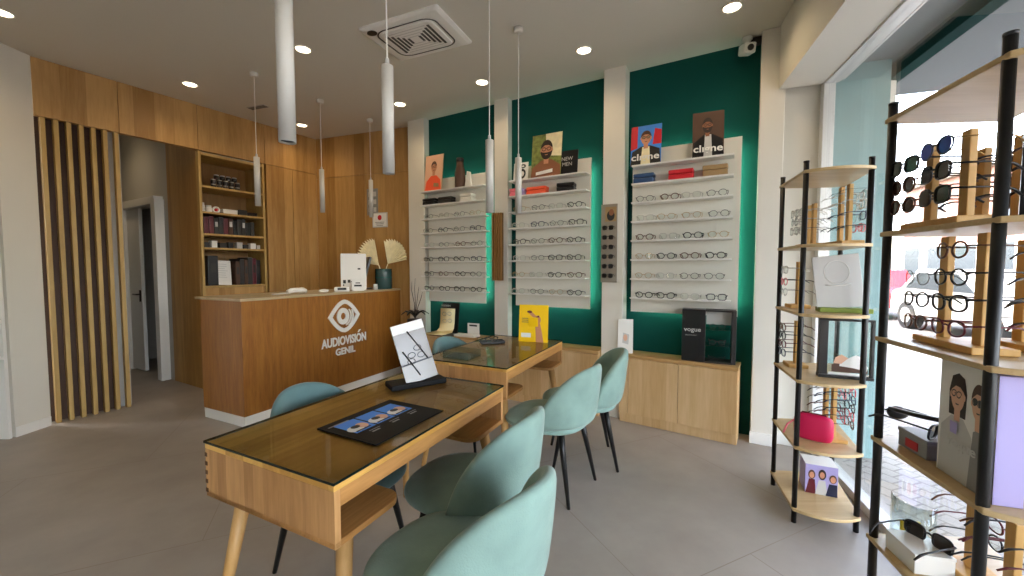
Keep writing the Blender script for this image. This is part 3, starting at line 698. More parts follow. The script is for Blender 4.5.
case(1.395, SZ[1], (.05, .08, .075), 'lilac', 'small mauve case beside the coral case under the bearded man poster')
case(1.555, SZ[1], (.21, .09, .075), 'orange', 'coral orange case on the shelf under the bearded man poster')
case(1.86, SZ[1], (.17, .1, .08), 'blackp', 'black case on the shelf under the bearded man poster', rz=.1)
# 3: two fashion posters
o = stand_art('poster', 2.585, SZ[0]+.001, .25, .345, 'poster of person in glasses before blue and red pattern with white lettering', 'poster', 'bronze',
    [([(.0, .4), (.22, .45), (.22, 1), (0, 1)], 1), ([(.72, .5), (1, .5), (1, .85), (.78, .9)], 1), ([(0, 0), (1, 0), (.95, .38), (.65, .48), (.35, .48), (.05, .36)], 2), ([(.34, .0), (.66, .0), (.62, .46), (.38, .46)], 3)]+face(.5, .68, .165, .165, 4, 5, 2, lensfill=6), ['red', 'dark', 'palm', 'skin', 'hair2', 'tan'])
fit_text('lettering', 'cl\u0131gne', -.115, .115, .025, .10, 'white', o, -.016, bold=.02, depth=.001).rotation_euler = (-.11, 0, 0)
o = stand_art('poster', 3.065, SZ[0]+.001, .225, .37, 'dark brown poster of a long-haired man in glasses with white lettering', 'poster', 'brown',
    [([(0, 0), (1, 0), (.95, .38), (.65, .5), (.35, .5), (.05, .34)], 1), ([(.36, .0), (.64, .0), (.6, .5), (.4, .5)], 2)]+face(.48, .70, .15, .15, 3, 4, 5, beard=True, long=False), ['blackp', 'lgrey', 'skin2', 'hair', 'dark'], rz=.12)
fit_text('lettering', 'cl\u0131gne', -.105, .105, .025, .10, 'white', o, -.016, bold=.02, depth=.001).rotation_euler = (-.11, 0, 0)
case(2.575, SZ[1], (.17, .09, .085), 'blue', 'dark blue case on the shelf under the two dark posters')
case(2.87, SZ[1], (.19, .09, .085), 'red', 'bright red case on the shelf under the two dark posters')
case(3.12, SZ[1], (.18, .09, .09), 'tan', 'tan brown case on the shelf under the two dark posters')
# slatted panel on the second pier, sunglasses panel on the third
p = wp(1.03, .152); o = thing('slatted_plaque', 'small brown slatted panel fixed to the white pier between two display boards', 'wall panel', (p.x, p.y, 0), EA)
MB().box((.075, -.006, 1.58), (.13, .012, .70)).build('backing', 'brown', o)
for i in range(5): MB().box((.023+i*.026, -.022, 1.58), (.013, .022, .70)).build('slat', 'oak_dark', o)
p = wp(2.205, .152); o = thing('sunglasses_holder', 'narrow grey sunglasses panel on the white pier beside the two-poster board', 'display panel', (p.x, p.y, 0), EA)
MB().box((.075, -.006, 1.58), (.145, .012, .70)).build('plate', 'warm_grey', o)
mb = MB().box((.09, -.0135, 1.84), (.10, .003, .13), 0); art(mb, [(el(.5, .4, .35, .35), 1), (el(.55, .62, .22, .22), 2)], .1, .13, -.0155, 1.775)
mb.v = [(x+.09 if i >= 8 else x, y, z) for i, (x, y, z) in enumerate(mb.v)]
mb.build('photo', ['tan', 'blackp', 'skin2'], o)
for i in range(6):
    z = 1.72-i*.085
    MB().tube([(.075, -.012, z), (.075, -.03, z)], .004, 6).build('peg', 'alu', o)
    q = wp(2.205+.078, .152+.06)
    g = thing('sunglasses', f'black sunglasses, {ORD[i]} from the top on the narrow grey pier panel', 'sunglasses', (q.x, q.y, z-.004), EA, 'sunglasses on the pier panel')
    for nm, me in zip(('frame', 'lens', 'lens'), SMALL['sun']):
        c = bpy.data.objects.new(nm, me); COL.objects.link(c); c.parent = g; c.scale = (.85, .35, 1)
# ------------------------------------------------------------------ low oak cabinets along the teal wall
CH = .605
def cabinet(s0, s1, depth, doors, label, top_gap=.0, ang=0):
    p = wp(s0, 0); o = thing('cabinet', label, 'cabinet', (p.x, p.y, 0), EA+ang)
    W = s1-s0
    MB().box((W/2, -depth/2+.01, .33), (W, depth-.02, .50)).build('body', 'cab', o, bevel=.002)
    MB().box((W/2, -depth/2, CH-.0125), (W+.004, depth+.006, .025)).build('top', 'cab_top', o, bevel=.002)
    MB().box((W/2, -depth/2+.004, .04), (W, depth-.012, .08)).build('plinth', 'cab', o, bevel=.002)
    x = 0
    for w in doors:
        MB().box((x+w/2, -depth-.004, .33), (w-.005, .02, .49)).build('door', 'cab', o, bevel=.002); x += w
    return o
cabinet(2.42, 3.335, .215, [.08, .41, .425], 'long low oak cabinet with two doors under the two-poster display board', ang=-.07)
cabinet(1.24, 2.21, .215, [.49, .48], 'low oak cabinet behind the second table under the bearded man poster board')
cabinet(.14, 1.015, .215, [.44, .435], 'low oak cabinet between the plant and the pier under the orange-shirt board')
def on_cab(name, s, d, label, cat, rz=0, z=CH): 
    p = wp(s, d); return thing(name, label, cat, (p.x, p.y, z+.001), EA+rz)
# black display box with three glass shelves
o = on_cab('display_case', 3.10, .155, 'black counter display box with lettering and three small shelves of glasses', 'display case', rz=.06)
W, H, D = .36, .37, .13; o.scale = (1.08, 1.05, 1.14)
mb = MB(); mb.prism([(-.18, -.05), (-.06, -.065), (-.02, -.065), (-.02, .06), (-.18, .06)], 0, H); mb.build('printed_side', 'blackp', o, bevel=.003)
mb = MB(); mb.box((.165, 0, H/2), (.03, .125, H)); mb.box((.07, .0, .006), (.18, .14, .012)); mb.box((.07, 0, H-.006), (.18, .125, .012)); mb.build('case_frame', 'dark', o, bevel=.002)
MB().box((.067, .0, H-.06), (.165, .01, .09)).build('header_card', 'lgrey', o)
for z in (.125, .235): MB().box((.067, -.0, z), (.18, .15, .005)).build('shelf', 'acrylic', o)
fit_text('lettering', 'vogue', -.165, -.05, .205, .235, 'lgrey', o, -.0665, bold=.01, depth=.001)
fit_text('lettering', 'eyewear', -.155, -.075, .180, .192, 'grey', o, -.0665, depth=.001)
for i, z in enumerate((.0125, .128, .238)):
    q = wp(3.10, .155)+E*.067-BK*.05
    g = thing('eyeglasses', f'small glasses on the {("bottom", "middle", "upper")[i]} level of the black counter display box', 'glasses', (q.x, q.y, CH+z*1.14+.022), EA+.06, 'glasses in the black display box')
    for nm, me in zip(('frame', 'lens', 'lens'), SMALL[('thin', 'black', 'thin')[i]]):
        c = bpy.data.objects.new(nm, me); COL.objects.link(c); c.parent = g; c.scale = (.95, .8, 1)
# white leaflet on a stand in front of the third pier
o = on_cab('leaflet_stand', 2.44, .17, 'white leaflet stand with pale picture beside the rear chair on the oak cabinet', 'leaflet stand', rz=.25); o.scale = (1.3, 1.1, 1.25)
mb = MB(); mb.T = Matrix.Rotation(-.12, 4, 'X'); mb.box((0, 0, .12), (.10, .01, .24)); mb.T = Matrix.Rotation(-.12, 4, 'X'); art(mb, [([(.15, .08), (.85, .08), (.85, .92), (.15, .92)], 1), ([(.3, .3), (.7, .25), (.75, .55), (.35, .6)], 2), (el(.5, .45, .14, .1), 3)], .10, .24, -.0055)
mb.build('leaflet', ['white', 'pale', 'lgrey', 'skin3'], o); MB().box((0, .03, .006), (.09, .08, .012)).build('foot', 'white', o)
# black stand with a curled cream sheet
o = on_cab('leaflet_stand', .42, .13, 'black easel holding a curled cream sheet with glasses sketches', 'leaflet stand', rz=.05)
mb = MB(); mb.T = Matrix.Rotation(-.14, 4, 'X'); mb.box((0, .01, .18), (.235, .012, .36)); mb.build('easel', 'blackp', o, bevel=.002)
pr = [(-.10-.03*(1-t)**3*3, t) for t in [0]]
mb = MB(); prof = [(-.19, .012), (-.12, .014), (-.07, .03), (-.035, .07), (-.022, .13), (-.016, .20), (-.008, .29)]
lp = []
for (y, z) in prof: lp.append([(-.1-(.07 if z < .02 else .02 if z < .04 else 0), y, z), (.1-(.05 if z < .02 else 0), y, z), (.1-(.05 if z < .02 else 0), y+.003, z+.003), (-.1-(.07 if z < .02 else .02 if z < .04 else 0), y+.003, z+.003)])
mb.loft(lp); mb.build('curled_sheet', 'cream', o, True)
mb = MB()
for (x, z) in ((-.04, .23), (.03, .235), (-.035, .15), (.035, .155)): mb.tube([(x+.028*math.cos(a*PI/6), -.021-.0, z+.02*math.sin(a*PI/6)) for a in range(12)], .0025, 4, closed=True)
mb.build('sketch_lines', 'grey', o)
put_text('lettering', 'MODERN', .03, 'lgrey', o, (0, -.044, .318), (-.14, 0, 0))
MB().box((0, -.06, .006), (.3, .2, .01)).build('base', 'blackp', o, bevel=.002)
o = on_cab('card_holder', .75, .13, 'small white L-shaped card holder with dark print on the low cabinet', 'card holder', rz=.05)
MB().box((0, .03, .07), (.15, .01, .14)).build('card', 'white', o, bevel=.001); MB().box((-.05, -.03, .01), (.27, .12, .02)).build('base', 'white', o, bevel=.002); MB().box((0, .0245, .115), (.10, .001, .018)).build('print', 'dark', o)
# dark leaved plant with bare twigs beside the reception desk
o = on_cab('potted_plant', .0, .225, 'dark spiky plant with bare twigs beside the end of the reception desk', 'plant', z=0)
pz = .78
MB().lathe([(.11, 0), (.12, .02), (.10, .35), (.09, pz-.02)], 18).build('tall_pot', 'dark', o, True)
rnd = random.Random(3)
for i in range(9):
    a = 2*PI*i/9; mb = MB(); c, s = math.cos(a), math.sin(a)
    L = .16
    lp = []
    for t, w_, z in ((0, .012, 0), (.35, .03, .06), (.7, .024, .075), (1, .003, .04)):
        x, y = c*L*t, s*L*t
        lp.append([(x-s*w_, y+c*w_, pz+z), (x, y, pz+z-.008), (x+s*w_, y-c*w_, pz+z), (x, y, pz+z+.004)])
    mb.loft(lp); mb.build('leaf', 'blackp', o, True)
for i, (dx, hh) in enumerate(((-.03, .42), (.03, .36), (.06, .30), (0, .46))):
    MB().tube([(0, 0, pz-.02), (dx*.6, .01, pz+hh*.4), (dx*1.6, .0, pz+hh*.75), (dx*1.8+.02, -.01, pz+hh)], [.005, .004, .0035, .002], 5).build('twig', 'dark', o, True)
# ------------------------------------------------------------------ the two fitting tables
TL, TW, TZ0, TZ1 = 1.052, .645, .553, .744
TA = math.atan2(.9004, .435); TX = V2(.435, .9004); TY = V2(-.9004, .435)
def round_poly(x0, x1, y0, y1, r, corners):     # corners: which of (x1,y0),(x1,y1) get rounded
    pts = [(x0, y0)]
    if 0 in corners: pts += [(x1-r+r*math.sin(a*PI/12), y0+r-r*math.cos(a*PI/12)) for a in range(7)]
    else: pts.append((x1, y0))
    if 1 in corners: pts += [(x1-r+r*math.cos(a*PI/12), y1-r+r*math.sin(a*PI/12)) for a in range(7)]
    else: pts.append((x1, y1))
    return pts+[(x0, y1)]
def table_build(o):
    hl, hw = TL/2, TW/2
    MB().box((0, 0, TZ1-.01), (TL, TW, .02)).build('top_board', 'table', o, bevel=.0015)
    for sg in (-1, 1):
        e = MB().box((sg*(hl-.011), 0, (TZ0+TZ1-.02)/2), (.022, TW, TZ1-TZ0-.02)).build('end_panel', 'table_end', o, bevel=.0015)
        fj = MB()
        for i in range(5): fj.box((sg*(hl-.010), hw-.006, TZ0+.022+i*.032), (.0225, .0135, .014))
        fj.build('finger_joint', 'joint', e)
        pl = round_poly(0, .29, -hw, hw, .06, (0, 1))
        pl = [(sg*(-hl+p[0])*-1 if sg > 0 else -hl+p[0], p[1]) for p in pl]
        MB().prism(pl, TZ0, TZ0+.02).build('bottom_shelf', 'table_side', o, bevel=.002)
        MB().box((0, sg*(hw-.010), TZ1-.02-.026), (TL-.044, .020, .052)).build('apron', 'table_side', o, bevel=.0015)
    MB().box((0, 0, TZ1+.004), (TL+.004, TW+.004, .008)).build('glass_top', 'table_glass', o)
    ed = MB()
    for sg in (-1, 1):
        ed.box((0, sg*(hw+.0027), TZ1+.004), (TL+.006, .0012, .008)); ed.box((sg*(hl+.0027), 0, TZ1+.004), (.0012, TW+.006, .008))
    ed.build('glass_edge', 'edge_glass', o)
    for sx in (-1, 1):
        for sy in (-1, 1):
            MB().tube([(sx*(hl-.095), sy*(hw-.07), TZ0), (sx*(hl-.01), sy*(hw+.0), 0)], [.027, .0155], 16).build('leg', 'leg_wood', o, True)
T1 = V2(-.566, 1.717); T2 = V2(-.095, 3.017)
t1 = thing('fitting_table', 'wooden glass-topped fitting table with black brochure lying on it', 'table', (*T1, 0), TA)
table_build(t1)
t2 = thing('fitting_table', 'wooden glass-topped fitting table farther off with yellow card standing on it', 'table', (*T2, 0), TA)
for ch in list(t1.children): dup(ch, t2)
TTOP = TZ1+.0085
# brochure lying on the table: pixel corners (316,430) (377,446) (447,412) (383,400)
def tb(T, x, y): p = T+TX*x+TY*y; return p
c4 = [atz(u, v, TTOP) for u, v in ((316, 430), (378, 445), (447, 412), (386, 400))]
ctr = sum(c4, Vector())/4
ux = (c4[3]-c4[0]+c4[2]-c4[1]); BRA = math.atan2(ux.y, ux.x)
BW, BH = (c4[3]-c4[0]).length, (c4[1]-c4[0]).length
o = thing('brochure', 'black brochure mat with strip of blue and white photos lying on the table', 'brochure', ctr, BRA)
mb = MB().box((0, 0, .002), (BW, BH, .004), 0)
rnd = random.Random(5)
def flat(poly, z, m): mb.add([(x, y, z) for x, y in poly], [tuple(range(len(poly)))], m)
def rect(x0, x1, y0, y1, z, m): flat([(x0, y0), (x1, y0), (x1, y1), (x0, y1)], z, m)
for k in range(3):
    x0 = -BW*.40+k*BW*.27; y0, y1 = -BH*.06, BH*.36
    rect(x0, x0+BW*.25, y0, y1, .0044, 1)
    flat([(x0+BW*.07+BW*.085*math.cos(a*PI/8), y0+BH*.12+BH*.1*math.sin(a*PI/8)) for a in range(16)], .0048, 2)
    flat([(x0+BW*.17+BW*.06*math.cos(a*PI/8), y0+BH*.15+BH*.09*math.sin(a*PI/8)) for a in range(16)], .0052, 3)
    flat([(x0+BW*.10+BW*.05*math.cos(a*PI/8), y0+BH*.17+BH*.05*math.sin(a*PI/8)) for a in range(16)], .0056, 4)
    rect(x0+BW*.02, x0+BW*.2, y0+BH*.02, y0+BH*.05, .006, 4)
for k in range(3): rect(-BW*.3+k*BW*.27, -BW*.2+k*BW*.27, -BH*.2, -BH*.17, .0044, 5); rect(-BW*.3+k*BW*.27, -BW*.16+k*BW*.27, -BH*.14, -BH*.125, .0044, 5)
rect(-BW*.45, -BW*.2, BH*.36, BH*.39, .0044, 5)
mb.build('printed_sheet', ['print_black', 'bronze', 'white', 'skin3', 'dark', 'grey'], o)
# tilted mirror display on a black base
pb = [atz(u, v, TTOP) for u, v in ((387, 389), (442, 380))]
o = thing('countertop_mirror', 'tilted glossy mirror display on black base at the end of the table', 'display', (pb[0]+pb[1])/2+Vector((.035, -.05, 0)), math.atan2((pb[1]-pb[0]).y, (pb[1]-pb[0]).x))
bw = (pb[1]-pb[0]).length
MB().box((0, .055, .014), (bw*.98, .12, .028)).build('base', 'print_black', o, bevel=.006)
LEAN = Matrix.Rotation(-.24, 4, 'X') @ Matrix.Rotation(-.20, 4, 'Y')
OT = Matrix.Translation((.022, .02, .028)) @ LEAN
mb = MB(); mb.T = OT; mb.box((0, 0, .155), (.175, .008, .31)); mb.build('panel', 'mirror', o, bevel=.002)
mb = MB(); mb.T = OT; mb.box((0, -.0048, .285), (.173, .001, .048)); mb.build('header_label', 'white', o)
mb = MB(); mb.T = OT
mb.tube([(-.01, -.008, .265), (.06, -.008, .10)], .0035, 6); mb.tube([(-.06, -.008, .17), (-.005, -.008, .03)], .0035, 6); mb.box((0, -.0052, .10), (.173, .001, .008))
for (x, z) in ((-.02, .14), (.03, .13), (-.03, .11), (.02, .17)): mb.tube([(x+.02*math.cos(a*PI/6), -.006, z+.014*math.sin(a*PI/6)) for a in range(12)], .0016, 4, closed=True)
mb.build('sketch_lines', 'dark', o)  # dark lines drawn in place of the mirror's reflections
MB().tube([(.0, .09, .028), (.0, .10, .15)], .006, 8).build('prop', 'blackp', o)
# yellow card standing at the far table's end
def on_t2(u, v, name, label, cat, rz=0): return thing(name, label, cat, atz(u, v, TTOP), rz)
q0, q1 = atz(517, 359-17, TTOP), atz(549.5, 341, TTOP)
o = thing('counter_card', 'yellow card with picture of raised arm standing on the farther table', 'card', atz(533, 342, TTOP), -.30)
w = .245; h = .305
mb = MB(); mb.T = Matrix.Rotation(-.10, 4, 'X'); mb.box((0, 0, h/2), (w, .006, h), 0)
art(mb, [([(.60, 0), (.86, 0), (.78, .34), (.72, .52), (.56, .52), (.58, .3)], 1), (el(.64, .6, .11, .12), 1), ([(.34, .76), (.55, .62), (.62, .68), (.40, .84)], 1), (el(.36, .81, .09, .035), 2), ([(.56, .6), (.7, .68), (.68, .72), (.55, .65)], 2), ([(.08, .12), (.42, .12), (.42, .24), (.08, .24)], 3),
         ([(.1, .52), (.34, .52), (.34, .54), (.1, .54)], 4), ([(.1, .57), (.38, .57), (.38, .59), (.1, .59)], 4), ([(.1, .62), (.32, .62), (.32, .64), (.1, .64)], 4)], w, h, -.0032)
mb.build('printed_card', ['yellow', 'skin', 'maroon', 'pale', 'tan'], o)
q = MB(); q.T = Matrix.Rotation(.15, 4, 'X'); q.box((0, .03, .1), (.08, .004, .2)); q.build('easel_back', 'yellow', o)
# tray with frames, clear holder
o = thing('tray', 'black tray of dark frames near the far edge of the farther table', 'tray', atz(492, 343, TTOP), .25)
MB().box((0, 0, .006), (.19, .1, .012)).build('tray_body', 'blackp', o, bevel=.004); 
mb = MB()
for sg in (-1, 1): mb.box((0, sg*.05, .012), (.19, .004, .016)); mb.box((sg*.095, 0, .012), (.004, .1, .016))
mb.build('tray_rim', 'dark', o)
g = thing('eyeglasses', 'dark glasses lying in the black tray on the farther table', 'glasses', o.location+Vector((0, -.02, .034)), .6)
for nm, me in zip(('frame', 'lens', 'lens'), SMALL['black']):
    c = bpy.data.objects.new(nm, me); COL.objects.link(c); c.parent = g
o = thing('clear_holder', 'clear acrylic holder lying near the end of the farther table', 'holder', atz(462, 357, TTOP), TA)
MB().box((0, 0, .004), (.16, .2, .008)).build('base', 'acrylic', o); mb = MB()
for sg in (-1, 1): mb.box((sg*.08, 0, .025), (.004, .2, .05))
mb.box((0, .1, .025), (.16, .004, .05)); mb.build('rim', 'acrylic', o)
# ------------------------------------------------------------------ velvet chairs
def chair_parts(root, mat):
    """Front is +y, back at -y; shell top .79 high."""
    # seat cushion: a rounded pad
    mb = MB(); n = 28
    def se(rx, ry, z, p=2.5, oy=.0):
        out = []
        for i in range(n):
            a = 2*PI*i/n; c, s = math.cos(a), math.sin(a)
            out.append((rx*math.copysign(abs(c)**(2/p), c), oy+ry*math.copysign(abs(s)**(2/p), s), z))
        return out
    loops = [se(.10, .10, .392), se(.205, .22, .394), se(.238, .252, .404), se(.248, .262, .423), se(.240, .254, .446), se(.205, .22, .462), se(.12, .13, .470), se(.02, .02, .472)]
    mb.loft([[(x, y+.03, z) for x, y, z in l] for l in loops]); mb.build('seat', mat, root, True, sub=1)
    # wrap-around back shell: sweep a rounded cross section around the seat
    K = 33; TH = 1.42; loops = []
    for i in range(K):
        t = -1+2*i/(K-1); a = t*TH
        f = (1-abs(t)**2.4)**.8 if abs(t) < 1 else 0
        zt = .468+.328*f; zb = .437
        def pt(z, off):
            k = (z-zb)/.41
            rx = .245-.005*k+off; ry = .235+off+.05*k*max(0, math.cos(a))
            return (rx*math.sin(a), .0-ry*math.cos(a)+.0, z)
        th = .046
        hh = zt-zb
        loops.append([pt(zb+.01, .000), pt(zb+.0, .02), pt(zb+.03, .036), pt(zb+hh*.35, .040), pt(zb+hh*.7, .040), pt(zt-.025, .038), pt(zt-.005, .028), pt(zt, .012), pt(zt-.006, -.003), pt(zt-.028, -.012), pt(zb+hh*.65, -.012), pt(zb+hh*.3, -.012), pt(zb+.03, -.010)])
    mb = MB(); mb.loft(loops); mb.build('backrest', mat, root, True, sub=1)
    MB().box((0, 0, .388), (.30, .30, .014)).build('under_frame', 'black', root, bevel=.004)
    for sx in (-1, 1):
        for sy in (-1, 1):
            MB().tube([(sx*.14, sy*.14, .39), (sx*.153, sy*.156, .30), (sx*.190, sy*.215, 0)], [.019, .0175, .0095], 12).build('leg', 'black', root, True)
CHAIRG = 'velvet chairs around the fitting tables'
FR = TA                     # facing the tables from the client side: +y -> TY
ch = thing('velvet_chair', 'sage green velvet chair with scoop back cut off by the lower picture edge', 'chair', (-.165, 1.20, 0), FR-.14, CHAIRG)
chair_parts(ch, 'velvet')
def chair(x, y, rz, label):
    c = dup(ch); c.location = (x, y, 0); c.rotation_euler = (0, 0, rz); c['label'] = label; return c
chair(-.165, 1.68, FR+.0, 'sage green velvet chair tucked to the brochure table, second along from the cut-off chair')
chair(.250, 2.47, FR-.15, 'pale sage velvet chair with its back to view beside the farther table')
chair(.505, 2.81, FR+.38, 'pale sage velvet chair at the farther table standing before the oak cabinet')
cb = thing('velvet_chair', 'blue green velvet chair behind the brochure table in front of the reception desk', 'chair', (-.785, 1.80, 0), FR+PI, CHAIRG)
chair_parts(cb, 'velvet_b')
c6 = dup(cb); c6.location = (-.335, 3.115, 0); c6.rotation_euler = (0, 0, FR+PI-.15); c6['label'] = 'blue green velvet chair half hidden behind the farther table near the plant'
# ------------------------------------------------------------------ ceiling things
PG = 'white tube pendant lamps'
def pendant(x, y, zb, zt, label):
    o = thing('pendant_lamp', label, 'pendant lamp', (x, y, CZ), 0, PG)
    MB().lathe([(.034, 0), (.034, -.03), (.031, -.034)], 20).build('canopy', 'pendant', o, True)
    MB().tube([(0, 0, -.03), (0, 0, zt-CZ)], .003, 6).build('cord', 'white', o)
    MB().lathe([(.008, zt-CZ+.03), (.010, zt-CZ)], 12).build('cord_grip', 'lgrey', o)
    MB().lathe([(.020, zb-CZ+.006), (.0245, zb-CZ), (.0245, zt-CZ), (.008, zt-CZ)], 24, caps=False).build('tube_shade', 'pendant', o, True)
    MB().lathe([(.0225, zb-CZ+.012), (.0225, zb-CZ+.02)], 20).build('lens', 'lgrey', o)
    return o
pendant(-2.332, 3.707, 1.93, 2.37, 'slim white tube pendant over the slat-side end of the reception desk')
pendant(-2.014, 4.289, 1.95, 2.40, 'slim white tube pendant over the middle of the reception desk')
pendant(-1.689, 4.841, 1.97, 2.41, 'slim white tube pendant hanging before the grey notice on the wood wall')
pendant(.048, 3.029, 1.765, 2.18, 'slim white tube pendant with ceiling cap, before the bearded man board')
pendant(-.135, 2.44, 1.695, 2.125, 'slim white tube pendant in front of the pier, next to the bearded man board')
pendant(-.52, 1.71, 1.757, 2.2, 'white tube pendant hanging under the ceiling air unit')
pendant(-.690, 1.25, 1.745, 2.2, 'large looking white tube pendant cut off by the upper picture edge')
LIGHTS = []
def downlight(u, v, label):
    p = atz(u, v, CZ); o = thing('downlight', label, 'downlight', p, 0, 'recessed ceiling downlights')
    MB().lathe([(.066, 0), (.066, -.006), (.056, -.008), (.052, -.002), (.052, 0)], 28, caps=False).build('trim_ring', 'white', o, True)
    MB().lathe([(.0525, -.003), (.0525, -.0015)], 28).build('diffuser', 'lamp', o)
    LIGHTS.append((p.x, p.y))
downlight(303, 49, 'round lit downlight beside the big cut-off pendant')
downlight(190, 84, 'round lit downlight above the wood header by the slats')
downlight(482, 82, 'round lit downlight near the air unit and the teal wall')
downlight(584, 50, 'round lit downlight above the bearded man board')
downlight(400, 104, 'round lit downlight near the white pier at the wood wall')
downlight(732, 7, 'round lit downlight close to the window beam')
downlight(1, 12, 'round lit downlight cut by the picture edge over the white shelves')
downlight(302, 125, 'round lit downlight above the wood corner behind the reception desk')
pcor = cp(1.5, -.55); o = thing('downlight', 'unseen downlight added to brighten the corridor behind the slats', 'downlight', (pcor.x, pcor.y, CZ), 0, 'recessed ceiling downlights')  # added lamp out of view, brightens the corridor and its door
MB().lathe([(.066, 0), (.066, -.006), (.056, -.008), (.052, -.002), (.052, 0)], 28, caps=False).build('trim_ring', 'white', o, True)
MB().lathe([(.0525, -.003), (.0525, -.0015)], 28).build('diffuser', 'lamp', o); LIGHTS.append((pcor.x, pcor.y))
# air-conditioning cassette
ac = [atz(u, v, CZ) for u, v in ((356.9, 28.8), (435, 4.7), (474, 40.6), (401.6, 59.4))]
acc = sum(ac, Vector())/4; dv = ac[1]-ac[0]; AS = (dv.length+(ac[2]-ac[1]).length)/2
o = thing('air_cassette', 'square white air conditioning cassette in the ceiling with dark grille', 'air conditioner', acc, math.atan2(dv.y, dv.x))
o.scale = (.69/AS, .49/AS, 1)
h = AS/2
def sq(r, z, n=6, c=.0):
    out = []
    for k in range(4):
        cx, cy = [(1, 1), (-1, 1), (-1, -1), (1, -1)][k]
        for i in range(n+1):
            a = PI/2*(k+i/n); out.append((cx*(r-c)+c*math.cos(a), cy*(r-c)+c*math.sin(a), z))
    return out
mb = MB(); mb.loft([sq(h, 0, c=.02), sq(h, -.012, c=.02), sq(h-.02, -.022, c=.03), sq(h-.085, -.026, c=.10)]); mb.build('panel', 'white', o, bevel=0)
mb = MB(); mb.loft([sq(h-.07, -.0262, c=.09), sq(h-.07, -.028, c=.09), sq(h-.08, -.028, c=.08), sq(h-.08, -.0262, c=.08)], ring=True); mb.build('air_slot', 'vent', o)
mb = MB(); mb.loft([sq(h-.095, -.026, c=.05), sq(h-.10, -.034, c=.05)]); mb.build('intake_panel', 'white', o, bevel=.002)
mb = MB()
gr = h-.125
for k in range(4):
    R_ = Matrix.Rotation(k*PI/2, 4, 'Z')
    for j in range(5):
        y0 = gr*(.25+.17*j); w_ = y0*.95
        if k % 2 == 1:
            mb.T = R_; mb.box((0, y0, -.0348), (2*w_, gr*.10, .002))
for k in (0, 2):
    mb.T = Matrix.Rotation(k*PI/2, 4, 'Z')
    for j in range(4): y0 = gr*(.3+.2*j); mb.box((0, y0, -.0346), (2*y0*.9, .006, .0015), 1)
mb.build('grille', ['vent', 'lgrey'], o)
MB().lathe([(.035, -.022), (.035, -.028)], 16, c=(-h+.07, -h+.07, 0)).build('sensor', 'blackp', o)
# small vent and security camera
o = thing('ceiling_vent', 'small flush grey vent in the ceiling near the reception pendants', 'vent', atz(258, 107, CZ), KA)
MB().box((0, 0, -.003), (.26, .07, .006)).build('frame', 'lgrey', o); mb = MB()
for k in range(4): mb.box((0, -.022+.015*k, -.0065), (.24, .008, .002))
mb.build('slot', 'vent', o)
pc = wp(3.315, .10)
o = thing('security_camera', 'small white security camera on the ceiling corner by the window beam', 'camera', (pc.x, pc.y, CZ), EA)
MB().lathe([(.035, 0), (.035, -.02), (.012, -.03), (.012, -.07)], 14).build('mount', 'white', o, True)
mb = MB(); mb.T = Matrix.Translation((0, -.03, -.10)) @ Matrix.Rotation(.4, 4, 'Z') @ Matrix.Rotation(.25, 4, 'X'); mb.box((0, 0, 0), (.085, .12, .075)); mb.build('camera_body', 'white', o, bevel=.012)
mb = MB(); mb.T = Matrix.Translation((0, -.03, -.10)) @ Matrix.Rotation(.4, 4, 'Z') @ Matrix.Rotation(.25, 4, 'X'); mb.tube([(0, -.058, 0), (0, -.066, 0)], .022, 16); mb.build('lens', 'blackp', o)
MB().box((.06, .03, -.03), (.07, .05, .05)).build('junction_box', 'dark', o, bevel=.004)
# ------------------------------------------------------------------ the two display racks by the window
RZ = [.085, .42, .775, 1.125, 1.482, 1.86]
POST = [V2(0, 0), V2(-.13, -.37), V2(.135, -.45), V2(.34, -.03)]
POST2 = [V2(0, 0), V2(-.108, -.40), V2(.17, -.45), V2(.35, -.02)]
def rack(loc, label, posts):
    o = thing('display_rack', label, 'display rack', (*loc, 0), 0, 'half-round racks by the shop window')
    c = sum(posts, V2(0, 0))/4
    ex = [p+(p-c).normalized()*.022 for p in posts]
    F, R = ex[1], ex[2]; ctl = (F+R)/2+V2(-.03, -.10)
    cv = [F*(1-t)**2+ctl*2*t*(1-t)+R*t*t for t in [i/10 for i in range(11)]]
    poly = [ex[0]]+cv+[ex[3]]
    for z in RZ: MB().prism(poly, z-.016, z, 0).build('shelf', 'birch', o, bevel=.003)
    for p in posts:
        q = MB().lathe([(.0125, 0), (.0125, 1.90)], 16, c=(p.x, p.y, 0)).build('post', 'black', o, True)
        MB().lathe([(.0135, 1.90), (.0135, 1.908)], 16, c=(p.x, p.y, 0)).build('cap', 'blackp', q, True)
    return o
RL1 = V2(1.64, 2.45); RL2 = V2(1.27, 1.36)
rack(RL1, 'tall birch and black metal rack near the teal wall with a magenta case on it', POST)
rack(RL2, 'tall birch and black metal rack near the viewer with sunglasses on upper shelf', POST2)
ROOM = math.atan2(-GN.x, GN.y); STREET = ROOM+PI
STA = math.atan2(GD.y, GD.x)
full_glasses('sunblack', ('square', .0030, 'blackp', 'sun', .026, .022, 'blackp'))
full_glasses('sunbrown', ('round', .0028, 'tort', 'sunb', .025, .022, 'tort'))
full_glasses('sunblue', ('aviator', .0022, 'navy', 'sunblue', .027, .023, 'gold'))
full_glasses('black', ('round', .0026, 'blackp', 'lens', .0235, .021, 'blackp'))
full_glasses('tort', ('round', .0026, 'tort', 'lens', .0235, .021, 'tort'))
full_glasses('maroon', ('cat', .0026, 'maroon', 'lens', .0245, .020, 'maroon'))
full_glasses('navy', ('square', .0026, 'navy', 'lens', .0245, .020, 'navy'))
full_glasses('clear', ('square', .0024, 'clearf', 'lens', .0245, .020, 'clearf'))
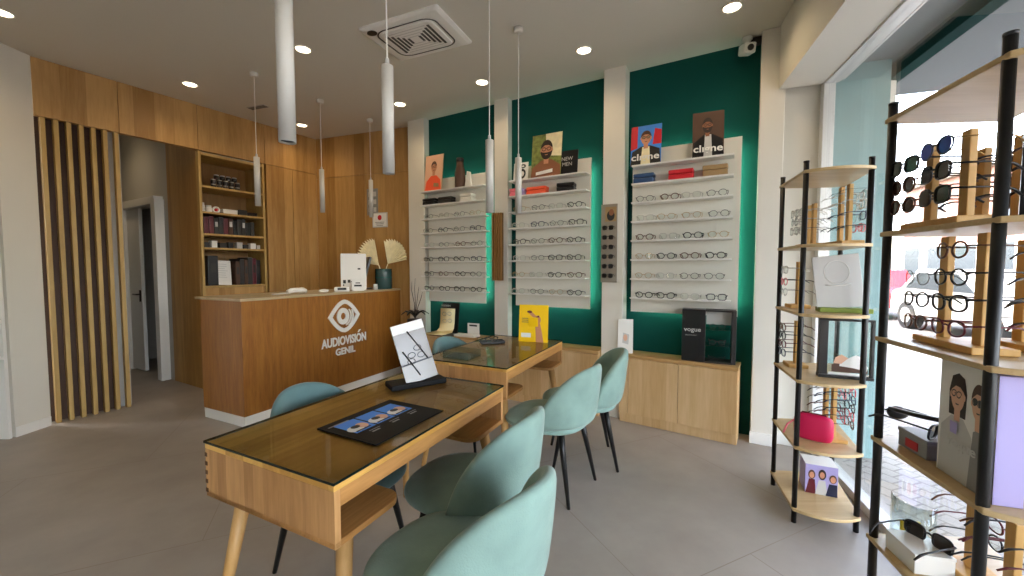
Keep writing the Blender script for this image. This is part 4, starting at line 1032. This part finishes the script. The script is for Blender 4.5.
full_glasses('wire', ('round', .0013, 'grey', 'lens', .0235, .021, 'blackp'))
full_glasses('cat', ('cat', .0030, 'blackp', 'lens', .0255, .021, 'blackp'))
full_glasses('redg', ('square', .0022, 'red', 'lens', .0235, .019, 'blackp'))
full_glasses('pinkg', ('round', .0022, 'pink', 'lens', .0235, .020, 'blackp'))
FN = {'sunblack': 'black sunglasses', 'sunbrown': 'brown sunglasses', 'sunblue': 'blue-mirrored sunglasses', 'black': 'round black glasses', 'tort': 'tortoiseshell glasses', 'maroon': 'maroon upswept glasses', 'navy': 'navy square glasses', 'clear': 'clear-framed glasses', 'wire': 'thin wire glasses', 'cat': 'bold black upswept glasses', 'redg': 'red-framed glasses', 'pinkg': 'pink-framed glasses'}
def eyewear_stand(cx, cy, z, label, bars, rows, facing, where, hb=None, face=.075, wbar=.034):
    """bars: offsets along the window line; rows: per bar a list of (height above shelf, key)."""
    o = thing('eyewear_stand', label, 'eyewear stand', (cx, cy, z+.001), STA, 'wooden eyewear stands on the racks')
    lo, hi = min(bars), max(bars); top = hb or max(h for r in rows for h, _ in r)+.045
    MB().box(((lo+hi)/2, 0, .010), (hi-lo+.11, .10, .020)).build('base', 'stand', o, bevel=.003)
    for b in bars: MB().box((b, 0, .02+(top-.02)/2), (wbar, .018, top-.02)).build('upright', 'stand', o, bevel=.002)
    for bi, (b, rr) in enumerate(zip(bars, rows)):
        for ri, (h, key) in enumerate(sorted(rr, reverse=True)):
            d = (GN*face if facing == 'street' else -GN*face)
            p = V2(cx, cy)+GD*b+d
            side = ('wall-side' if b > 0 else 'viewer-side') if len(bars) > 1 else 'single'
            sun = 'sun' in key
            place_full(key, 'sunglasses' if sun else 'eyeglasses', f'{FN[key]}, {ORD[ri]} down the {side} upright of the {where}', 'sunglasses' if sun else 'glasses',
                       (p.x, p.y, z+h), (STREET if facing == 'street' else ROOM)+random.uniform(-.05, .05), 'glasses on rack stands', (random.uniform(-.04, .04), 0))
    return o
# near rack
eyewear_stand(1.295, 1.20, RZ[4], 'wooden stand of sunglasses facing the room, viewer-side rack, second shelf from top', (-.074, .074),
    [[(.215, 'sunblue'), (.148, 'sunblack'), (.082, 'sunblack')], [(.200, 'sunblack'), (.138, 'sunbrown'), (.075, 'sunbrown')]], 'room', 'room-facing sunglasses stand')
eyewear_stand(1.455, 1.20, RZ[4], 'wooden stand of sunglasses facing the street, viewer-side rack, second shelf from top', (-.06, .075),
    [[(.2, 'sunbrown'), (.14, 'sunblack'), (.08, 'sunbrown')], [(.205, 'sunblack'), (.145, 'sunbrown'), (.085, 'sunblack')]], 'street', 'street-facing sunglasses stand')
eyewear_stand(1.322, 1.17, RZ[3], 'wooden stand of clear glasses facing the room, viewer-side rack, third shelf from top', (-.072, .072),
    [[(.285, 'tort'), (.21, 'black'), (.138, 'cat'), (.068, 'maroon')], [(.205, 'wire'), (.138, 'black'), (.066, 'tort')]], 'room', 'room-facing clear glasses stand')
eyewear_stand(1.475, 1.11, RZ[3], 'wooden stand of clear glasses facing the street, viewer-side rack, third shelf from top', (-.06, .06),
    [[(.27, 'black'), (.2, 'navy'), (.135, 'cat'), (.07, 'maroon')], [(.2, 'clear'), (.135, 'black'), (.07, 'redg')]], 'street', 'street-facing clear glasses stand')
eyewear_stand(1.39, 1.12, RZ[1], 'wooden stand of dark glasses low on the viewer-side rack with temples to room', (-.07, .07),
    [[(.205, 'black'), (.15, 'maroon'), (.09, 'redg')], [(.20, 'tort'), (.145, 'maroon'), (.09, 'black')]], 'street', 'low stand on the viewer-side rack')
# portrait panel at the edge of view
o = thing('portrait_panel', 'dark portrait panel with warm-lit face cut by the picture edge on upper rack shelf', 'poster', (1.405, .985, RZ[4]+.001), -.78)
W, H = .21, .315
mb = MB(); mb.box((0, 0, H/2), (W, .012, H), 0); art(mb, [(el(.55, .55, .34, .36), 1), (el(.62, .62, .2, .25), 2), (el(.55, .83, .36, .2), 1), ([(.1, .42), (.45, .48), (.45, .5), (.1, .44)], 3), (el(.6, .18, .3, .16), 2)], W, H, -.0062)
mb.build('panel', ['blackp', 'hair', 'skin2', 'grey'], o); MB().box((0, .04, .006), (.16, .1, .012)).build('foot', 'blackp', o)
# folded sunglasses on a grey box
GB = V2(1.315, 1.235)
o = thing('gift_box', 'grey box with red mark under folded black sunglasses on the viewer-side rack', 'box', (*GB, RZ[2]+.001), STA+.1)
MB().box((0, 0, .024), (.12, .09, .048)).build('box_body', 'grey', o, bevel=.002); MB().box((0, 0, .054), (.124, .094, .012)).build('lid', 'grey', o, bevel=.002); MB().box((-.0, .046, .024), (.05, .003, .026)).build('label', 'red', o)
place_full('sunblack', 'sunglasses', 'black wraparound sunglasses with open temples lying on the grey box', 'sunglasses', (GB.x+.005, GB.y-.02, RZ[2]+.085), ROOM+2.4, None, (.12, 0))
o = thing('goggle_band', 'curved black headband lying on the grey box beside the sunglasses', 'headband', (GB.x, GB.y+.015, RZ[2]+.063), STA)
MB().tube([(.10*math.cos(a), .07*math.sin(a), .012+.06*max(0, math.sin(a*.5+.2))) for a in [PI*.1+i*PI*1.35/14 for i in range(15)]], .012, 8, flat=(1, .6)).build('band', 'blackp', o, True)
MB().ell((.085, .03, .03), (.018, .03, .022)).build('pad', 'dark', o, True)
# large picture box with two women
PB = V2(1.245, 1.045)
o = thing('picture_box', 'tall lilac display box printed with two women in glasses on the viewer-side rack', 'display box', (*PB, RZ[2]+.001), ROOM-.0)
W, H, D = .20, .322, .055
MB().box((0, 0, H/2), (W, D, H)).build('box_body', 'lilac', o, bevel=.001)
mb = MB().box((0, -D/2-.001, H/2), (W, .002, H), 0)
art(mb, [([(0, 0), (1, 0), (1, 1), (0, 1)], 1), ([(.02, 0), (.66, 0), (.62, .42), (.46, .54), (.24, .54), (.05, .42)], 2), ([(.58, 0), (1, 0), (1, .5), (.84, .56), (.64, .48)], 3)]+face(.35, .73, .125, .14, 5, 4, 8, long=True)+[([(.29, .40), (.41, .40), (.42, .50), (.28, .50)], 6)]+face(.77, .73, .115, .14, 5, 7, 8, lensfill=8), W, H, -D/2-.002)
mb.build('printed_face', ['lilac', 'pale', 'lgrey', 'grey', 'hair', 'skin3', 'lilac', 'hair2', 'blackp'], o)
fit_text('lettering', 'vogue', -.05, .055, .085, .112, 'lgrey', o, -D/2-.0115, bold=.01, depth=.001)
LBX = V2(1.40, 1.07)
o = thing('white_box', 'white and lilac box with dark sunglasses on it behind the tall picture box', 'box', (*LBX, RZ[2]+.001), ROOM+.2)
MB().box((0, 0, .05), (.2, .14, .1)).build('box_body', 'white', o, bevel=.002); MB().box((0, -.0705, .025), (.2, .002, .05)).build('band', 'lilac', o)
place_full('sunblack', 'sunglasses', 'black sunglasses standing on the white and lilac box', 'sunglasses', (LBX.x-.05, LBX.y, RZ[2]+.125), ROOM+.3)
# white box with sunglasses, curled clear card
WB = V2(1.30, 1.235)
o = thing('white_carton', 'white carton carrying black sunglasses low on the viewer-side rack', 'box', (*WB, RZ[1]+.001), STA+.12)
MB().box((0, 0, .026), (.125, .105, .052)).build('box_body', 'white', o, bevel=.002); MB().box((0, 0, .057), (.127, .107, .010)).build('lid', 'white', o, bevel=.001)
place_full('sunblack', 'sunglasses', 'black sunglasses lying on the white carton low on the viewer-side rack', 'sunglasses', (WB.x+.03, WB.y+.0, RZ[1]+.085), STREET+.5, None, (.0, 0))
o = thing('curled_card', 'curled clear plastic card with yellow end behind the white carton', 'card', (1.375, 1.345, RZ[1]+.001), STA)
pts = [(-.02+.07*math.cos(a), .05*math.sin(a)) for a in [PI*.35+i*PI*1.0/12 for i in range(13)]]
mb = MB(); mb.loft([[(x, y, 0), (x, y, .155), (x*1.03, y*1.03, .155), (x*1.03, y*1.03, 0)] for x, y in pts]); mb.build('sheet', 'acrylic', o, True)
MB().box((-.01, -.0, .035), (.008, .055, .07)).build('end_tab', 'yellow', o, bevel=.002)
# far rack
eyewear_stand(1.765, 2.37, RZ[4], 'wooden stand of pale glasses facing the room on wall-side rack, second shelf', (-.03, .05),
    [[(.2, 'clear'), (.15, 'clear'), (.095, 'wire')], [(.205, 'clear'), (.155, 'wire'), (.1, 'clear')]], 'room', 'room-facing pale glasses stand, wall-side rack')
eyewear_stand(1.785, 2.16, RZ[4], 'wooden stand of pale glasses facing the street on wall-side rack, second shelf', (-.045, .05),
    [[(.27, 'wire'), (.215, 'clear'), (.155, 'navy'), (.09, 'pinkg')], [(.26, 'clear'), (.21, 'clear'), (.15, 'wire'), (.095, 'redg')]], 'street', 'street-facing pale glasses stand, wall-side rack')
eyewear_stand(1.69, 2.36, RZ[3], 'slim wooden stand with three pairs beside the grey card on wall-side rack', (0,), [[(.225, 'clear'), (.155, 'pinkg'), (.095, 'wire')]], 'room', 'slim stand beside the grey card', hb=.27)
o = thing('grey_card', 'tilted pale grey card with embossed face shape on green foot, wall-side rack', 'card', (1.755, 2.11, RZ[3]+.001), -.42)
MB().box((0, 0, .012), (.225, .085, .024)).build('foot', 'green', o, bevel=.003)
mb = MB(); mb.T = Matrix.Translation((-.012, .0, .024)) @ Matrix.Rotation(-.10, 4, 'X') @ Matrix.Rotation(-.10, 4, 'Y'); mb.box((0, 0, .14), (.205, .008, .28)); mb.build('card', 'lgrey', o, bevel=.002)
mb = MB(); mb.T = Matrix.Translation((-.012, .0, .024)) @ Matrix.Rotation(-.10, 4, 'X') @ Matrix.Rotation(-.10, 4, 'Y')
mb.tube([(.055*math.cos(2*PI*i/20), -.004, .19+.062*math.sin(2*PI*i/20)) for i in range(20)], .002, 5, closed=True); mb.tube([(-.055, -.004, .125), (-.03, -.004, .118), (.03, -.004, .118), (.055, -.004, .125)], .003, 5); mb.build('embossing', 'pale', o, True)
eyewear_stand(1.69, 2.36, RZ[2], 'slim wooden stand of dark glasses beside the black frame on wall-side rack', (0,), [[(.235, 'tort'), (.185, 'black'), (.135, 'maroon'), (.085, 'navy')]], 'room', 'slim stand beside the black frame', hb=.27)
o = thing('framed_print', 'black stand-up frame with clear pane and white shoe print on wall-side rack', 'frame', (1.765, 2.10, RZ[2]+.001), -.42)
fw, fh = .235, .315; mb = MB()
mb.box((-fw/2+.02, 0, fh/2), (.04, .03, fh)); mb.box((fw/2-.006, 0, fh/2), (.012, .03, fh)); mb.box((0, 0, .008), (fw, .05, .016)); mb.box((0, 0, fh-.006), (fw, .03, .012)); mb.build('frame_border', 'blackp', o, bevel=.001)
MB().box((.014, 0, fh/2), (fw-.05, .004, fh-.03)).build('pane', 'acrylic', o)
mb = MB(); art(mb, [([(.05, .03), (.98, .03), (.98, .09), (.05, .09)], 0), ([(.12, .10), (.95, .10), (.95, .17), (.6, .24), (.3, .26), (.12, .22)], 1), ([(.3, .2), (.62, .18), (.92, .14), (.95, .2), (.78, .38), (.66, .40), (.5, .34), (.32, .32)], 0), ([(.16, .24), (.34, .24), (.5, .34), (.34, .40), (.2, .34)], 2)], fw-.05, fh, -.003); mb.v = [(x+.014, y, z) for x, y, z in mb.v]
mb.build('print', ['white', 'hair2', 'skin3'], o)
eyewear_stand(1.775, 2.20, RZ[1], 'wooden stand of colourful glasses behind the magenta case on wall-side rack', (-.05, .05),
    [[(.275, 'redg'), (.235, 'navy'), (.19, 'black'), (.145, 'redg'), (.10, 'tort')], [(.27, 'clear'), (.23, 'pinkg'), (.185, 'wire'), (.14, 'maroon'), (.095, 'redg')]], 'street', 'colourful stand on the wall-side rack')
o = thing('pouch_case', 'large rounded magenta case standing on the low shelf of the wall-side rack', 'case', (1.635, 2.13, RZ[1]+.001), -.75)
mb = MB(); ls = []
for x, k in ((-.088, .3), (-.082, .72), (-.064, .95), (-.03, 1), (.03, 1), (.064, .95), (.082, .72), (.088, .3)):
    ls.append([(x, .035*k*math.copysign(abs(math.cos(a))**.7, math.cos(a)), .076+.074*k**.6*math.copysign(abs(math.sin(a))**.7, math.sin(a))) for a in [2*PI*i/16 for i in range(16)]])
mb.loft(ls); mb.build('case_body', 'magenta', o, True, sub=1)
MB().tube([(-.082, -.0, .11), (-.05, 0, .151), (.05, 0, .151), (.082, 0, .11)], .004, 6).build('zip', 'maroon', o, True)
MB().tube([(-.085, -.01, .1), (-.115, -.02, .07), (-.13, -.03, .02)], .005, 6).build('strap', 'pink', o, True)
o = thing('picture_carton', 'white lilac carton printed with three people on the bottom shelf of wall-side rack', 'box', (1.765, 2.25, RZ[0]+.001), -.43)
W, H, D = .15, .165, .13
MB().box((0, 0, H/2), (W, D, H)).build('box_body', 'lilac', o, bevel=.002); MB().box((0, 0, H+.001), (W, D, .002)).build('lid', 'pale', o)
mb = MB().box((0, -D/2-.001, H/2), (W-.002, .002, H-.002), 0)
art(mb, [([(.02, .0), (.34, .0), (.3, .5), (.12, .5)], 1), ([(.32, 0), (.7, 0), (.62, .5), (.42, .5)], 2), ([(.64, 0), (1, 0), (.98, .42), (.74, .42)], 3), (el(.2, .66, .11, .16), 4), (el(.2, .64, .075, .11), 5), (el(.52, .7, .12, .18), 6), (el(.52, .68, .075, .11), 5), (el(.85, .6, .11, .15), 4), (el(.85, .58, .08, .11), 5)], W, H, -D/2-.002)
mb.build('printed_face', ['lilac', 'maroon', 'lgrey', 'navy', 'hair2', 'skin', 'hair'], o)
mb = MB(); mb.T = Matrix.Rotation(PI/2, 4, 'Z'); art(mb, [([(.2, .2), (.8, .2), (.8, .7), (.2, .7)], 0), (el(.4, .5, .12, .2), 1), (el(.65, .5, .1, .18), 2)], D, H, -W/2-.0005); mb.build('side_print', ['pale', 'pink', 'navy'], o)
# ------------------------------------------------------------------ shop window
wn = bpy.data.objects.new('window_1', None); COL.objects.link(wn); struct(wn); wn.location = (gx(2.93), 2.93, 0); wn.rotation_euler = (0, 0, GA+PI)
# local: x towards the viewer along the glass, +y to the room
LW = 5.9
struct(MB().box((LW/2, 0, 1.38), (LW, .012, 2.66)).build('window_pane', 'glass', wn))
mb = MB(); mb.box((.03, 0, 1.36), (.06, .07, 2.72)); mb.box((LW-.03, 0, 1.36), (.06, .07, 2.72)); mb.box((LW/2, 0, .025), (LW, .07, .05)); mb.box((LW/2, 0, 2.685), (LW, .06, .06)); mb.box((LW/2, .06, 2.69), (LW, .03, .03)); mb.box((LW/2, .10, 2.70), (LW, .015, .02))
struct(mb.build('window_frame', 'alu', wn, bevel=.003))
# ------------------------------------------------------------------ outside
def outp(a, d):  # a along the window line from the jamb towards the viewer, d metres out
    p = V2(gx(2.93), 2.93)-GD*a+GN*d; return p
M['pave'] = tiles('street_paving', '#9a958d', '#aaa59d', '#7c776f', .1, .1, .8, GA, .007, 3)
M['road'] = plain('asphalt', '#666462', .9, noise=.1, nscale=6)
M['facade'] = plain('facade_render', '#85705e', .8, noise=.05); M['facade2'] = plain('facade_pale', '#8f887c', .8, noise=.04); M['facade3'] = plain('facade_pink', '#8a6658', .8, noise=.05)
M['shade_slab'] = plain('canopy_render', '#6c7274', .8); M['dglass'] = plain('dark_window', '#2c343a', .15)
M['carred'] = plain('red_car_paint', '#a00c1a', .25); M['carblue'] = plain('blue_car_paint', '#3a86a8', .25); M['bark'] = plain('bark', '#6a5440', .9)
M['leaf'] = plain('leaf_green', '#5c8a3c', .7, noise=.35, nscale=4)
def ext_quad(name, a0, a1, d0, d1, z0, z1, mat): return struct(MB().prism([outp(a0, d0), outp(a1, d0), outp(a1, d1), outp(a0, d1)], z0, z1).build(name, mat))
ext_quad('pavement_outside', -14, 12, .07, 4.4, -.14, -.02, 'pave')
ext_quad('road_outside', -30, 16, 4.4, 11.5, -.3, -.12, 'road')
ext_quad('pavement_far_outside', -30, 16, 11.5, 15, -.2, -.02, 'pave')
ext_quad('wall_street_side', -.14, -.02, .045, .38, -.1, 2.9, 'tealwall')
ext_quad('canopy_outside', -.6, 7, .05, .42, 2.80, 2.95, 'shade_slab')
ext_quad('canopy_beam_outside', -.6, 7, .42, .50, 2.70, 3.0, 'beam_green')
ext_quad('awning_slab_outside', -1.3, 7, .52, 3.4, 2.98, 3.08, 'shade_slab')
ext_quad('wall_street_far', -14, -.15, .1, .3, -.1, 5, 'facade2')
def building(a0, a1, d, h, mat, label, awn):
    p = outp(a0, d); o = thing('building', label, 'building', (*p, 0), math.atan2(-GD.y, -GD.x), 'houses across the street')
    W = a1-a0                      # local x along the street, facade faces -y?  (+y is away from the shop when rotated)
    s = 1 if (Matrix.Rotation(math.atan2(-GD.y, -GD.x), 2) @ V2(0, 1)).dot(GN) > 0 else -1
    MB().box((W/2, s*4, h/2), (W, 8, h)).build('wall', mat, o)
    MB().box((W/2, s*3.9, h+.12), (W+.3, 8.4, .24)).build('roof', 'facade2', o)
    n = int(W/2.1)
    for fl in range(int(h/3)):
        for i in range(n):
            x = (i+.5)*W/n; z = 1.45+fl*3
            hh = 2.3 if fl == 0 else 1.5; ww = 1.5 if fl == 0 else 1.0
            f = MB().box((x, -s*.03, z), (ww+.16, .1, hh+.16)).build('window_frame', 'white', o); MB().box((x, -s*.085, z), (ww, .02, hh)).build('pane', 'dglass', f)
    if awn: MB().prism_y([(.6, 2.5), (W*.6, 2.5), (W*.6, 3.0), (.6, 3.0)], -s*1.0, -s*.02).build('awning', awn, o)
    return o
building(-30, -16.5, 15, 6.4, 'facade3', 'pinkish house across the street at the far end of the view', None)
building(-16, -7, 15, 7, 'facade', 'beige house with red awning across the street', 'red')
building(-6.5, 2, 15, 6.6, 'facade2', 'pale house with blue awning across the street', 'carblue')
def car(a, d, mat, label):
    p = outp(a, d); o = thing('car', label, 'car', (*p, -.12), math.atan2(GD.y, GD.x), 'cars parked outside')
    prof = [(-2.0, .35), (-2.0, .75), (-1.75, .88), (-1.0, .95), (-.45, 1.42), (.95, 1.45), (1.6, .98), (1.95, .9), (2.02, .55), (1.95, .32)]
    MB().prism_y(prof, -.8, .8).build('car_body', mat, o, bevel=.06, segs=3)
    for sg in (-1, 1): MB().prism_y([(-.85, .98), (-.4, 1.34), (.85, 1.37), (1.35, 1.0)], sg*.79, sg*.815).build('side_window', 'dglass', o)
    for sx in (-1.25, 1.25):
        for sg in (-1, 1):
            w = MB().tube([(sx, sg*.62, .33), (sx, sg*.83, .33)], .33, 20).build('wheel', 'blackp', o); MB().tube([(sx, sg*.80, .33), (sx, sg*.84, .33)], .19, 14).build('hub_cap', 'lgrey', w)
    return o
car(-12.4, 5.6, 'carred', 'red car parked at the kerb outside the shop window')
car(-7.6, 5.7, 'lgrey', 'silver car parked at the kerb nearer than the red car')
def tree(a, d, label, seed):
    p = outp(a, d); o = thing('street_tree', label, 'tree', (*p, -.03), 0, 'street trees outside'); r = random.Random(seed)
    MB().tube([(0, 0, 0), (.03, 0, 1.4), (0, .04, 2.6), (.1, 0, 3.6)], [.12, .10, .08, .05], 10).build('tree_trunk', 'bark', o, True)
    mb = MB()
    for i in range(900):
        v = Vector((r.gauss(0, 1), r.gauss(0, 1), r.gauss(0, 1))).normalized()*r.uniform(.5, 1)**.5
        c = Vector((v.x*1.1, v.y*1.1, 3.9+v.z*.95)); a1 = Vector((r.gauss(0, 1), r.gauss(0, 1), r.gauss(0, 1))).normalized()*.12; b1 = a1.cross(Vector((r.gauss(0, 1), r.gauss(0, 1), r.gauss(0, 1)))).normalized()*.07
        mb.add([c-a1, c+b1, c+a1, c-b1], [(0, 1, 2, 3)])
    mb.build('foliage', 'leaf', o); return o
tree(-15, 12.5, 'leafy street tree on the opposite pavement beyond the red car', 1)
# ------------------------------------------------------------------ light
w = bpy.data.worlds.new('world'); SC.world = w; w.use_nodes = True
wt = w.node_tree; bg = wt.nodes['Background']
sky = wt.nodes.new('ShaderNodeTexSky'); sky.sky_type = 'NISHITA'; sky.sun_disc = False; sky.sun_elevation = math.radians(48); sky.sun_rotation = math.radians(250); sky.air_density = 1.2; sky.dust_density = 3
hs = wt.nodes.new('ShaderNodeHueSaturation'); hs.inputs['Saturation'].default_value = .55
wt.links.new(sky.outputs['Color'], hs.inputs['Color']); wt.links.new(hs.outputs['Color'], bg.inputs['Color']); bg.inputs['Strength'].default_value = SKY
s = bpy.data.lights.new('sun', 'SUN'); s.energy = SUN; s.angle = .01; s.color = (1, .95, .87)
so = bpy.data.objects.new('sun', s); COL.objects.link(so); so.rotation_euler = Vector((-.55, .10, .83)).to_track_quat('Z', 'Y').to_euler(); so.location = (0, 0, 12)
for i, (x, y) in enumerate(LIGHTS):  # the last entry is the added corridor lamp
    l = bpy.data.lights.new('downlight_lamp', 'SPOT'); l.energy = DOWN; l.color = (1, .74, .44); l.shadow_soft_size = .05; l.spot_size = math.radians(150); l.spot_blend = .9
    lo = bpy.data.objects.new('downlight_lamp', l); COL.objects.link(lo); lo.location = (x, y, CZ-.012)
SC.view_settings.view_transform = 'Standard'; SC.view_settings.look = 'None'; SC.view_settings.gamma = 1; SC.view_settings.use_curve_mapping = False
SC.view_settings.exposure = EXPO
SC.cycles.max_bounces = 10; SC.cycles.diffuse_bounces = 5; SC.cycles.glossy_bounces = 4; SC.cycles.transparent_max_bounces = 24; SC.cycles.transmission_bounces = 8
SC.cycles.sample_clamp_indirect = 6; SC.cycles.caustics_reflective = False; SC.cycles.caustics_refractive = False
